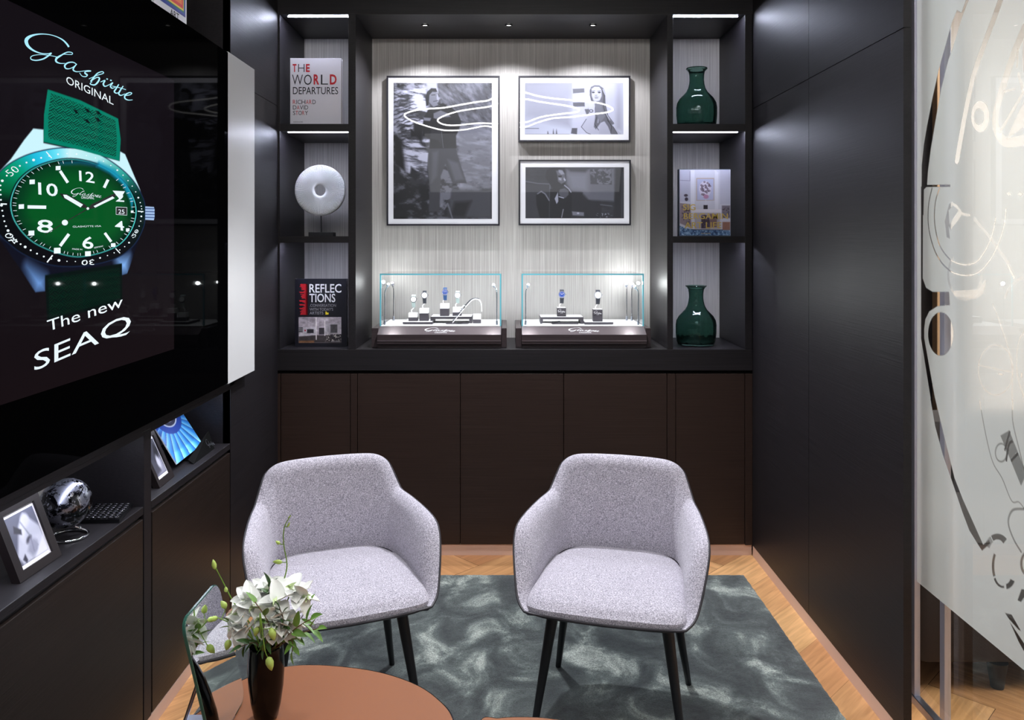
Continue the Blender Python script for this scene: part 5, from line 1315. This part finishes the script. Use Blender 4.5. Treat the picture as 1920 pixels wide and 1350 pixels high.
# ================================================================ GLASS DISPLAY CASES
M_CG = clear_glass('display_glass', (0.985, 0.995, 0.995), 0.9)
M_EDGE = mat('aqua_glass_edge', lin((105, 190, 205)), 0.2, trans=0.0, emit=lin((110, 200, 215)), es=0.0, coat=1.0)
M_WHITEM = mat('white_display_felt', (0.82, 0.82, 0.83), 0.7)
M_ANTH = mat('anthracite_block', (0.055, 0.048, 0.058), 0.5)
M_BASEW = dark_wood('display_base_wood', 'x', (0.028, 0.020, 0.022), (0.050, 0.038, 0.040), 0.28)
M_SATIN = mat('satin_brown_metal', (0.20, 0.165, 0.175), 0.30, 0.75)
GY0, GY1, ZFL, ZTOP = 3.905, 4.235, 1.086, 1.341
def display_case(bx0, bx1, gx0, gx1, label):
    t = empty('display_case', ((bx0+bx1)/2, 4.03, 0.9855), label, 'display case')
    z0 = .9857
    MB().box(bx0, gx0-.001, 3.86, 4.26, z0, 1.080, .002).build('side_block', M_BASEW, t); MB().box(gx1+.001, bx1, 3.86, 4.26, z0, 1.080, .002).build('side_block', M_BASEW, t)
    mb = MB()
    sec = [(3.826, z0+.022), (3.826, 1.052), (3.896, ZFL-.002), (4.26, ZFL-.002), (4.26, z0), (3.845, z0), (3.845, z0+.018)]
    mb.prism(sec, lambda u, v, w: (gx0+w, u, v), gx1-gx0); mb.build('base', M_BASEW, t)
    MB().box(gx0, gx1, 3.8235, 3.826, 1.020, 1.026).build('metal_line', M_SATIN, t)
    mb = MB(); mb.prism([(3.8255, 1.0525), (3.8955, ZFL-.0015), (3.8955, ZFL-.003), (3.8265, 1.0505)], lambda u, v, w: (gx0+.001+w, u, v), gx1-gx0-.002); mb.build('sloped_front', M_SATIN, t, label='sloping brushed front strip with white script mark')
    MB().box(gx0+.004, gx1-.004, GY0+.004, GY1-.004, ZFL-.0016, ZFL).build('display_floor', M_WHITEM, t)
    e = .007
    MB().quad((gx0+e, GY0, ZFL), (gx1-e, GY0, ZFL), (gx1-e, GY0, ZTOP-e), (gx0+e, GY0, ZTOP-e)).build('front_glass', M_CG, t)
    for x in (gx0+.001, gx1-.001):
        MB().quad((x, GY0+.004, ZFL), (x, GY1, ZFL), (x, GY1, ZTOP-e), (x, GY0+.004, ZTOP-e)).build('side_glass', M_CG, t)
    MB().quad((gx0+e, GY0+.004, ZTOP-.001), (gx1-e, GY0+.004, ZTOP-.001), (gx1-e, GY1, ZTOP-.001), (gx0+e, GY1, ZTOP-.001)).build('top_glass', M_CG, t)
    MB().box(gx0, gx0+e, GY0-.001, GY0+.004, ZFL-.001, ZTOP).box(gx1-e, gx1, GY0-.001, GY0+.004, ZFL-.001, ZTOP).box(gx0+e, gx1-e, GY0-.001, GY0+.004, ZTOP-e, ZTOP).build('glass_edges', M_EDGE, t, label='pale aqua polished glass edges')
    ink = Ink(); xc = (gx0+gx1)/2; f = lambda u, v: Vector((xc-.070+u*.145, 3.835+.050*v, 1.0580+.0236*v))
    def sl(u, v): return f(u, .25+v*.68)
    logo_flat(sl, ink, 1.3); ink.text('ORIGINAL', lambda u, v: f(.32+u*.42, .04+v*.16)); ink.build('script_mark', M_INKWH, t)
    return t
display_case((695-951)/391, (950-951)/391, -.622, -.029, 'left glass display case holding five watch stands')
display_case((967-951)/391, (1222-951)/391, .070, .667, 'right glass display case holding two watch stands')
def lampstalk(px, pyb, pytop, hx, hy, Y, label, power=1.7):
    x = (px-951)*Y/F; z1 = 1.5-(pytop-452)*Y/F; hxw = (hx-951)*Y/F; hz = 1.5-(hy-452)*Y/F
    t = empty('stalk_lamp', (x, Y, ZFL), label, 'lamp', 'stalk lamps in the display cases')
    MB().cone((x, Y, ZFL+.0004), (x, Y, ZFL+.022), .0058, .0052, 16).smooth().build('foot', M_STEEL, t)
    MB().tube(catmull([(x, Y, ZFL+.02), (x, Y, (ZFL+z1)/2), (x, Y, z1), ((x+hxw)/2, Y-.004, (z1+hz)/2+.004), (hxw, Y-.006, hz)], 6), .0026, 10).smooth().build('stalk', M_CHROME, t)
    d = Vector((hxw-x, 0, hz-z1)).normalized()
    lh = MB().cone((hxw-d.x*.012, Y-.006, hz-d.z*.012), (hxw+d.x*.002, Y-.006, hz+d.z*.002), .0045, .0085, 18).smooth().build('lamp_head', M_STEEL, t)
    MB().ball((hxw+d.x*.003, Y-.008, hz+d.z*.003), .0062, 16, 10).smooth().build('bulb', M_LEDHEAD, lh)
    lamp('case_lamp_light', 'POINT', (hxw+d.x*.016, Y-.018, hz+d.z*.014-.004), power, (0.95, 1.0, 1.0), shadow_soft_size=.008)
lampstalk(721.5, 609, 551, 728, 534, 3.945, 'slim lamp stalk at the front left of the left case')
lampstalk(738, 598, 545, 736, 532, 4.17, 'slim lamp stalk at the rear left of the left case', .7)
lampstalk(931.5, 609, 549, 926, 535, 3.945, 'slim lamp stalk at the front right of the left case')
lampstalk(985.5, 609, 550, 990, 535, 3.945, 'slim lamp stalk at the front left of the right case')
lampstalk(1175, 598, 545, 1174, 534, 4.17, 'rear lamp stalk of the right case, the left one of a close pair', .7)
lampstalk(1184.5, 598, 545, 1186, 534, 4.16, 'rear lamp stalk of the right case, the right one of a close pair', .7)
lampstalk(1196.5, 609, 550, 1190, 538, 3.945, 'slim lamp stalk at the front right of the right case')

def X_(px, Y): return (px-951)*Y/F
def tray(px0, px1, Y0, Y1, z0, z1, label, legs=0.0):
    x0, x1 = X_(px0, Y0), X_(px1, Y0)
    t = empty('display_tray', ((x0+x1)/2, (Y0+Y1)/2, z0), label, 'display tray')
    MB().box(x0, x1, Y0, Y1, z1-.011, z1-.001, .0008).build('body', M_ANTH, t)
    MB().box(x0+.003, x1-.003, Y0+.003, Y1-.003, z1-.0012, z1).build('white_pad', M_WHITEM, t, label='white pad')
    if legs:
        for xa in (x0, x1-.014): MB().box(xa, xa+.014, Y0, Y1, z0, z1-.011).build('leg', M_ANTH, t)
    return t
zf = ZFL+.0005
tray(755, 811, 3.97, 4.12, zf, zf+.0125, 'low dark tray with a white pad at the left of the left case')
tray(807, 885, 4.02, 4.15, zf, zf+.034, 'raised dark tray on two legs in the middle of the left case', 1)
tray(1013, 1094, 4.00, 4.13, zf, zf+.034, 'raised dark tray on two legs in the right case', 1)
tray(1096, 1150, 3.96, 4.09, zf, zf+.0125, 'low dark tray right of the raised one in the right case')
for (px0, px1, Y, lab) in ((836, 883, 3.985, 'thin flat dark slat lying under the raised tray of the left case'), (1035, 1089, 3.975, 'thin flat dark slat lying under the raised tray of the right case')):
    tag(MB().box(X_(px0, Y), X_(px1, Y)-.012, Y, Y+.01, zf, zf+.007, .001).build('pad_edge', M_ANTH), lab, 'display pad')
for (px0, px1, Y, lab) in ((813, 830, 3.955, 'small white price card at the front of the left case'), (1017, 1033, 3.955, 'small white card at the front of the right case')):
    tag(MB().box(X_(px0, Y), X_(px1, Y), Y, Y+.018, zf, zf+.006, .0008).build('card', M_WHITEM), lab, 'card')
o = MB().tube([(X_(1035, 3.985), 3.97, zf+.0115), (X_(1050, 3.985), 3.985, zf+.013)], .003, 10).smooth().build('pen', M_BLACK); tag(o, 'short black pen lying in front of the raised tray in right case', 'pen')

def stand(px, Y, z, w, h, whiteh, label, mark=False):
    x = X_(px, Y)
    t = empty('watch_stand', (x, Y, z), label, 'watch stand')
    MB().box(x-w/2, x+w/2, Y-w/2, Y+w/2, z+.0004, z+h, .0008).build('block', M_ANTH, t)
    if whiteh: MB().box(x-w/2, x+w/2, Y-w/2, Y+w/2, z+h+.0002, z+h+whiteh, .001).build('white_top', M_WHITEM, t)
    else: MB().box(x-w/2+.002, x+w/2-.002, Y-w/2+.002, Y+w/2-.002, z+h+.0002, z+h+.002).build('white_top', M_WHITEM, t)
    if mark:
        ink = Ink(); f = lambda u, v: Vector((x-w*.38+u*w*.76, Y-w/2-.0006, z+h-.022+v*.016))
        logo_flat(lambda u, v: f(u, v), ink, 1.9); ink.text('ORIGINAL', lambda u, v: f(.3+.4*u, -.28+v*.2)); ink.build('script_mark', M_INKWH, t)
        MB().box(x-w/2-.0003, x+w/2+.0003, Y-w/2-.0003, Y+w/2+.0003, z+h-.0285, z+h-.027).build('joint', M_BLACKMATT, t)
    # C-shaped acrylic holder arm
    zz = z+h+whiteh
    MB().tube(catmull([(x-.007, Y, zz), (x-.009, Y, zz+.012), (x, Y+.006, zz+.022), (x+.002, Y+.004, zz+.030)], 5), .0028, 8).smooth().build('holder', M_WHITEM, t)
    return x, zz
def watch(x, Y, z, r, dial, strap, label):
    t = empty('wristwatch', (x, Y, z-r-.02), label, 'watch')
    d = Vector((0, -1, .18)).normalized(); c0 = Vector((x, Y-.006, z))
    t0 = t; t = MB().cone(c0-d*.003, c0+d*.003, r, r*.96, 32).smooth().build('case', M_CHROME, t)
    MB().cone(c0+d*.003, c0+d*.0036, r*.82, r*.82, 32).build('dial', dial, t)
    ink = Ink(); q = d.to_track_quat('Z', 'Y'); L = c0+d*.0042
    def pp(a, b_): return L+q @ Vector((a, b_, 0))
    for k2 in range(12):
        a = k2*PI/6; ink.stroke([(r*.58*math.cos(a), r*.58*math.sin(a), r*.07), (r*.74*math.cos(a), r*.74*math.sin(a), r*.07)], pp, raw=True)
    ink.stroke([(0, 0, r*.09), (-r*.35, r*.25, r*.07)], pp, raw=True); ink.stroke([(0, 0, r*.09), (r*.5, r*.35, r*.06)], pp, raw=True)
    ink.build('hands_and_markers', M_INKWH if dial != M_WHITEM else M_INKK, t)
    MB().cone(c0+Vector((r, 0, 0)), c0+Vector((r+.003, 0, 0)), .0022, .0022, 10).build('crown', M_CHROME, t)
    mb = MB(); mb.grid([[(x-w_, Y-.006+dy, z+dz), (x+w_, Y-.006+dy, z+dz)] for w_, dy, dz in ((r*.6, .001, r*.7), (r*.58, .002, r*1.05), (r*.55, .010, r*1.35), (r*.55, .022, r*1.3))])
    mb.grid([[(x-w_, Y-.006+dy, z+dz), (x+w_, Y-.006+dy, z+dz)] for w_, dy, dz in ((r*.6, .001, -r*.7), (r*.56, .003, -r*1.2), (r*.52, .007, -r*1.9), (r*.50, .012, -r*2.4))])
    o = mb.build('strap', strap, t0); mod = o.modifiers.new('thick', 'SOLIDIFY'); mod.thickness = .0022
M_DBLUE = mat('blue_dial', (0.02, 0.06, 0.30), 0.2); M_DWHITE = mat('silver_white_dial', (0.75, 0.76, 0.78), 0.25); M_SBLUE = mat('blue_strap', (0.03, 0.10, 0.28), 0.5); M_SGREY = mat('dark_grey_strap', (0.04, 0.045, 0.06), 0.5); M_SPALE = mat('pale_mint_strap', (0.50, 0.62, 0.60), 0.5)
def sw(px, Y, z, w, h, wh, wpy, r, dial, strap, l1, l2, mark=False):
    x, zz = stand(px, Y, z, w, h, wh, l1, mark); watch(x+.002, Y-.004, 1.5-(wpy-452)*Y/F, r, dial, strap, l2)
zA = zf+.0127; zB = zf+.0342
sw(775, 4.02, zA, .044, .019, .022, 561, .0165, M_DWHITE, M_SPALE, 'lowest block stand at the left of the left case, mostly white', 'white dial watch on the leftmost block of the left case')
sw(795.5, 4.03, zA, .044, .038, .025, 553.5, .0170, M_DWHITE, M_SGREY, 'second block stand from the left in the left case', 'white dial watch with dark bezel on the second block of the left case')
sw(834, 4.06, zB, .045, .038, .025, 547.5, .0170, M_DBLUE, M_SBLUE, 'tallest block stand on the raised tray of the left case', 'blue watch with blue strap, highest in the left case')
sw(857.5, 4.07, zB, .044, .018, .026, 553.5, .0165, M_DWHITE, M_SPALE, 'short block stand on the raised tray behind the curved strap display', 'white dial watch with pale mint strap on the raised tray')
sw(1052.5, 4.04, zB, .045, .043, 0, 552, .0185, M_DBLUE, M_SGREY, 'dark block stand with white script on the raised tray of the right case', 'blue dial watch in the right case', True)
sw(1120, 4.00, zA, .047, .060, 0, 553, .0190, M_DWHITE, M_SGREY, 'taller dark block stand with white script on the low tray of right case', 'silver dial watch in the right case', True)
# curved strap display
Y = 3.975; x = X_(894, 4.0)
t = empty('strap_display', (X_(875, Y), Y, zf), 'long curved white display band with a watch laid along its slope in left case', 'watch stand')
MB().box(x-.020, x+.020, 4.015, 4.055, zf, zf+.020, .001).build('block', M_ANTH, t)
MB().box(x-.020, x+.020, 4.015, 4.055, zf+.0202, zf+.046, .001).build('white_top', M_WHITEM, t)
path = catmull([PX(849, 606, 3.93), PX(862, 590, 3.95), PX(876, 573, 3.98), PX(886, 563, 4.0), PX(895, 561.5, 4.02), PX(901, 568, 4.035), PX(902.5, 584, 4.04)], 6)
rows = [[tuple(np.array(p)+np.array((-.0, -.014, 0))), tuple(np.array(p)+np.array((0, .014, 0)))] for p in path]
mb = MB(); mb.grid(rows); mb.smooth(); o = mb.build('band', M_WHITEM, t); mod = o.modifiers.new('thick', 'SOLIDIFY'); mod.thickness = .004; mod.offset = 1
t = empty('bracelet_watch', (X_(870, Y), Y, zf+.02), 'watch with steel and dark bracelet lying along the curved white band', 'watch')
mb = MB(); 
for i in range(2, len(path)-12, 1):
    p = Vector(path[i]); q = Vector(path[i+1]); d = (q-p).normalized(); up = Vector((-d.z, 0, d.x)); 
    if up.z < 0: up = -up
    M4 = Matrix.Translation(p+up*.006) @ d.to_track_quat('X', 'Z').to_matrix().to_4x4()
    mb.obox(M4, .0062, .016, .0035, .0006)
mb.build('bracelet', M_SGREY, t)
p = Vector(path[10]); d = (Vector(path[11])-p).normalized(); up = Vector((-d.z, -.25, d.x)); up = up if up.z > 0 else -up; up.normalize()
MB().cone(p+up*.006, p+up*.014, .015, .0145, 28).smooth().build('case', M_CHROME, t); MB().cone(p+up*.014, p+up*.0145, .012, .012, 28).build('dial', M_DWHITE, t)

# ================================================================ CEILING RING LIGHT (behind the camera's view, mirrored in the picture glass)
ZR = 2.70
def mir(px, py):
    Yv = (ZR-1.5)*F/(452-py); return ((px-951)/F*Yv, 2*YP-Yv, ZR)
outer = [(931.7,180),(915,188),(893,191),(859,197),(830,202),(799,204),(773,208),(758,215.5),(770.5,225.5),(793,234),(826,243),(848,244.5),(870.5,243),(893,239),(910.5,236),(932,240),(954,243),(976,238),(987.5,237.5),(1004,231),(1022.5,225),(1041,221),(1072.5,219),(1110,214),(1140,210),(1149,204),(1135,196),(1110,191),(1072.5,187.5),(1035,184),(1010,180),(995,176),(985,173),(974,172),(953,173)]
inner = [(931.7,194.5),(915,200),(882,204.5),(857,209),(833,216.7),(820.5,224.5),(826,231),(839.5,234.5),(859.5,234.5),(882,232),(904,230.7),(930,232),(954,233),(976,229),(987.5,228.8),(1001,223.8),(1016,218.8),(1035,215.6),(1060,212.5),(1080,210),(1086,205),(1072.5,200),(1047.5,195.6),(1029,193),(1004,189),(985,185.5),(953,187)]
for pts, lab in ((outer, 'outer wavy loop of the ceiling ring light'), (inner, 'inner wavy loop of the ceiling ring light')):
    P = [tuple(p) for p in catmull([mir(*q) for q in pts], 6, closed=True)]
    tag(MB().tube(P, .0065, 8, closed=True).smooth().build('ring_light', M_RING), lab, 'light')

# ================================================================ GLASS PARTITION ON THE RIGHT
XG = 1.27
GYF = 2.497                                   # far edge of the pane
mglass = clear_glass('partition_glass', (0.94, 0.965, 0.96), 1.0)
t = empty('glass_partition', (XG, 1.7, 0.06), 'frameless glass sliding panel with frosted film and clear line pattern', 'glass panel')
MB().box(XG-.006, XG+.012, GYF-.014, GYF+.012, .075, 2.74, .001).build('edge_profile', M_PROFILE, t, label='slim silver vertical profile')
MB().box(XG-.010, XG+.014, .4, GYF+.012, .062, .088, .002).build('bottom_rail', M_STEEL, t)
MB().box(XG-.010, XG+.014, .4, GYF+.012, 2.72, 2.745, .002).build('top_rail', M_STEEL, t)
t = MB().quad((XG, .4, .086), (XG, GYF-.012, .086), (XG, GYF-.012, 2.725), (XG, .4, 2.725)).build('pane', mglass, t)
# frosted film with a per-vertex cut-out mask
mf = bpy.data.materials.new('frosted_film'); mf.use_nodes = True
n = mf.node_tree.nodes; l = mf.node_tree.links; n.clear()
out = n.new('ShaderNodeOutputMaterial'); a = n.new('ShaderNodeAttribute'); a.attribute_name = 'Col'
df = n.new('ShaderNodeBsdfDiffuse'); df.inputs[0].default_value = (0.66, 0.71, 0.745, 1)
tl_ = n.new('ShaderNodeBsdfTranslucent'); tl_.inputs[0].default_value = (0.80, 0.85, 0.885, 1)
tr_ = n.new('ShaderNodeBsdfTransparent'); rf_ = n.new('ShaderNodeBsdfRefraction'); rf_.inputs['Roughness'].default_value = .42; rf_.inputs['IOR'].default_value = 1.05; rf_.inputs[0].default_value = (.95, .97, .97, 1)
m1 = n.new('ShaderNodeMixShader'); m1.inputs[0].default_value = .55; l.new(df.outputs[0], m1.inputs[1]); l.new(tl_.outputs[0], m1.inputs[2])
m2 = n.new('ShaderNodeMixShader'); m2.inputs[0].default_value = .38; l.new(m1.outputs[0], m2.inputs[1]); l.new(rf_.outputs[0], m2.inputs[2])
m3 = n.new('ShaderNodeMixShader'); l.new(a.outputs['Fac'], m3.inputs[0]); l.new(tr_.outputs[0], m3.inputs[1]); l.new(m2.outputs[0], m3.inputs[2]); l.new(m3.outputs[0], out.inputs[0])
def GP(px, py): p = SPX(px, py, XG); return (p.y, p.z)
ZF0 = .444
cv = Canvas(1.93, ZF0, GYF-.014, 2.72, .0021, .0021, base=(1, 1, 1))
def G(pts, ox=0, oy=0, k=1.0): return [GP(x/k+ox, y/k+oy) for x, y in pts]
CA = (1700, 0, 3.375); CB = (1700, 350, 3.375); CC = (1700, 750, 2.25)
def cut(pts, pc=(0, 0, 1), a=1.0): cv.poly(G(pts, *pc), (0, 0, 0), .0025, a)
def cl(pts, w, pc=(0, 0, 1), a=1.0): cv.line([tuple(p) for p in catmull(G(pts, *pc), 5)], w, (0, 0, 0), .002, a)
def ellp(cx_, cy_, rx, ry, rot=0, n_=40, a0=0, a1=2*PI): return [(cx_+rx*math.cos(a0+(a1-a0)*i/n_)*math.cos(rot)-ry*math.sin(a0+(a1-a0)*i/n_)*math.sin(rot), cy_+rx*math.cos(a0+(a1-a0)*i/n_)*math.sin(rot)+ry*math.sin(a0+(a1-a0)*i/n_)*math.cos(rot)) for i in range(n_+1)]
# long sweeping clear arc
cut([(240,298),(200,440),(160,620),(125,800),(105,920),(92,1050),(90,1360),(103,1360),(106,1200),(125,1180),(132,1080),(150,940),(182,750),(215,560),(262,375),(290,300),(350,85),(315,65),(282,145),(250,260)], CA)
cut([(88,0),(106,0),(100,150),(98,580),(120,640),(160,665),(265,665),(270,750),(190,757),(140,790),(115,840),(108,900),(108,960),(178,1350),(150,1350),(88,960)], CB)
cut(ellp(212, 932, 80, 138), CB)
cut([(98,-6),(118,-6),(165,190),(200,330),(235,420),(320,610),(345,590),(350,605),(316,636),(300,612),(262,550),(232,470),(190,345),(150,230),(118,110)], CC)
cl([(380,0),(340,110),(300,240)], .012, CA, .8); cl([(590,0),(540,140),(480,300),(420,480),(375,680),(345,840),(315,1015)], .022, CA, .75)
cl([(742,180),(690,300),(640,440),(590,600),(560,720),(560,800),(590,870),(640,902),(742,885)], .026, CA, .7)
cl([(742,570),(690,660),(590,830)], .010, CA, .7); cut([(742,640),(742,800),(700,830),(632,878),(680,760)], CA, .7)
for pc_, e0, e1 in ((CA, ellp(462, 738, 58, 100), ellp(455, 738, 32, 52)),):
    m_ = cv.mask(G(e0, *pc_), .002)*(1-cv.mask(G(e1, *pc_), .002)); cv.mixin(m_*.75, (0, 0, 0))
cut([(610,575),(680,555),(684,568),(614,588)], CA, .7); cl([(700,320),(695,420)], .008, CA, .6); cl([(704,470),(730,560),(742,590)], .010, CA, .6)
cut([(742,220),(730,330),(735,450),(742,480)], CA, .7); cut([(118,1170),(272,1168),(272,1182),(118,1184)], CA)
cl([(157,10),(135,120),(135,250),(165,380),(210,470),(262,525),(300,548),(370,562),(440,548),(500,495),(560,400),(610,260),(625,140)], .0045, CB, .8)
cl([(205,10),(180,90),(172,200),(185,300),(210,380),(262,452),(310,482),(370,494),(430,480),(470,440),(530,330),(560,200)], .0045, CB, .8)
cut([(265,110),(282,95),(320,120),(350,165),(400,175),(395,190),(345,180),(275,275),(262,250),(270,330),(250,320),(238,220)], CB, .6); cv.poly(G([(262,150),(290,118),(325,150),(268,240)], *CB), (1, 1, 1), .003)
cut([(640,490),(684,580),(672,585),(632,500)], CB); cut([(455,650),(490,590),(500,600),(480,680),(430,712),(300,690),(290,660)], CB, .55); cl([(425,205),(530,330),(640,490)], .010, CB, .35)
cl(ellp(365, 560, 105, 150)[:26], .010, CB, .3); cl(ellp(560, 1160, 110, 158), .0035, CB, .5); cl([(450,1130),(590,1160),(665,1175)], .003, CB, .5)
cl([(620,700),(640,650),(700,590),(742,575)], .008, CB, .35); cl([(540,740),(600,900),(660,1120),(662,1350)], .005, CB, .4); cl([(742,910),(700,1000),(695,1180),(742,1350)], .004, CB, .5); cut([(575,1180),(610,1186),(600,1193),(578,1188)], CB); cut([(720,1180),(728,1180),(726,1208),(718,1206)], CB)
for x, y in ((642, 45), (714, 46)): cut([(x-18, y-2), (x, y-12), (x+18, y+2), (x+2, y+14)], CB, .8)
cl([(305,0),(330,140),(360,260),(400,330),(440,425),(470,430),(495,460)], .0035, CC, .6); cl([(445,0),(445,90),(470,200),(495,300)], .004, CC, .6)
cl(ellp(396, 222, 24, 38), .0045, CC, .6); cut([(393,150),(430,128),(495,290),(495,330),(480,362)], CC, .7); cl([(412,210),(432,135)], .006, CC); cl([(418,255),(428,190),(442,175)], .006, CC); cl([(440,255),(465,228)], .006, CC)
cl([(495,460),(450,462),(430,490),(428,530),(450,590),(480,640)], .006, CC, .7)
def ringseg(cx_, cy_, rx, ry, w, a0, a1, pc_, al=1.0):
    cut(ellp(cx_, cy_, rx, ry, 0, 14, math.radians(a0), math.radians(a1))+ellp(cx_, cy_, rx-w, ry-w*1.1, 0, 14, math.radians(a1), math.radians(a0)), pc_, al)
ringseg(380, 660, 62, 96, 22, -115, -50, CC); ringseg(380, 660, 62, 96, 24, -150, -118, CC, .6); ringseg(405, 700, 48, 92, 10, 150, 215, CC, .9); ringseg(415, 740, 42, 58, 20, 25, 85, CC); ringseg(405, 715, 46, 78, 8, 85, 150, CC); ringseg(520, 690, 44, 60, 10, 120, 240, CC, .8)
cut([(465,845),(482,798),(495,800),(495,830),(480,852)], CC); cut([(412,898),(440,905),(480,975),(470,970),(430,925)], CC); cut([(432,935),(495,1030),(495,1065),(470,1020)], CC)
cv.build('frosted_film', lambda a_, b_: np.stack([np.full_like(a_, XG+.0015), a_, b_], -1), mf, t, raw=True)
me = MB().quad((XG+.0015, .4, ZF0), (XG+.0015, 1.93, ZF0), (XG+.0015, 1.93, 2.72), (XG+.0015, .4, 2.72)).build('plain_film', None, t)
ca = me.data.color_attributes.new('Col', 'FLOAT_COLOR', 'POINT'); ca.data.foreach_set('color', [1.0]*16); me.data.materials.append(mf)

# beyond the glass: second panel's stile, dark cabinet wall, oak jamb, pale walls, sofa
XS = X_(1772, 2.45)
t = empty('sliding_door_panel', (XS, 1.8, .0), 'second glass door panel with slim silver stile seen through the partition', 'glass door')
MB().box(XS-.010, XS+.010, 2.435, 2.462, .005, 2.85, .001).build('stile', M_PROFILE, t)
MB().quad((XS, .5, .01), (XS, 2.435, .01), (XS, 2.435, 2.85), (XS, .5, 2.85)).build('pane', mglass, t)
MB().box(XS-.010, XS+.010, .5, 2.435, .002, .02, .001).build('bottom_rail', M_STEEL, t)
M_PALE = mat('pale_salon_wall', (0.80, 0.78, 0.76), 0.8)
struct(MB().box(XR+.03, 5.0, 4.9, 5.0, 0, 2.9).build('wall_far', M_PALE))
struct(MB().box(4.6, 4.7, -2.0, 5.0, 0, 2.9).build('wall_salon', M_PALE)); bpy.data.objects['wall_salon'].name = 'wall_right_outer'
struct(MB().box(XR+.026, 1.255, 2.62, 4.3, 0, 2.9).build('wall_right_back', M_WOODY))
tag(MB().box(1.27, X_(1752, 3.62), 3.60, 3.66, 0, 2.89, .002).build('wall_panel', M_WOODX), 'dark oak panel behind the glass partition at its left end', 'panel')
tag(MB().box(X_(1752.5, 3.58), X_(1763, 3.58), 3.56, 3.66, 0, 2.89, .003).build('door_jamb', mat('light_oak_jamb', (0.56, 0.36, 0.20), 0.5, bump=((30, 30, 1), .2, .001, 3, 3))), 'narrow light oak upright seen through the clear oval of the film', 'door jamb')
t = empty('sofa', (1.95, 2.95, .0), 'dark grey low sofa on black tapered feet behind the glass partition', 'sofa')
M_SOFA = mat('charcoal_sofa_fabric', (0.055, 0.048, 0.046), 0.9, bump=((1, 1, 1), .4, .002, 220, 2))
MB().box(1.37, 2.75, 2.66, 3.45, .087, .40, .03).smooth().build('sofa_body', M_SOFA, t)
MB().box(1.38, 2.74, 2.67, 3.22, .402, .50, .035).smooth().build('seat_cushion', M_SOFA, t)
MB().box(1.38, 2.74, 3.23, 3.45, .402, .78, .04).smooth().build('back_cushion', M_SOFA, t)
for x, y in ((X_(1873, 2.68), 2.69), (2.70, 2.69), (1.42, 3.40), (2.70, 3.40)):
    MB().cone((x, y, .0), (x, y, .088), .020, .033, 20).smooth().build('foot', M_BLACKMATT, t)
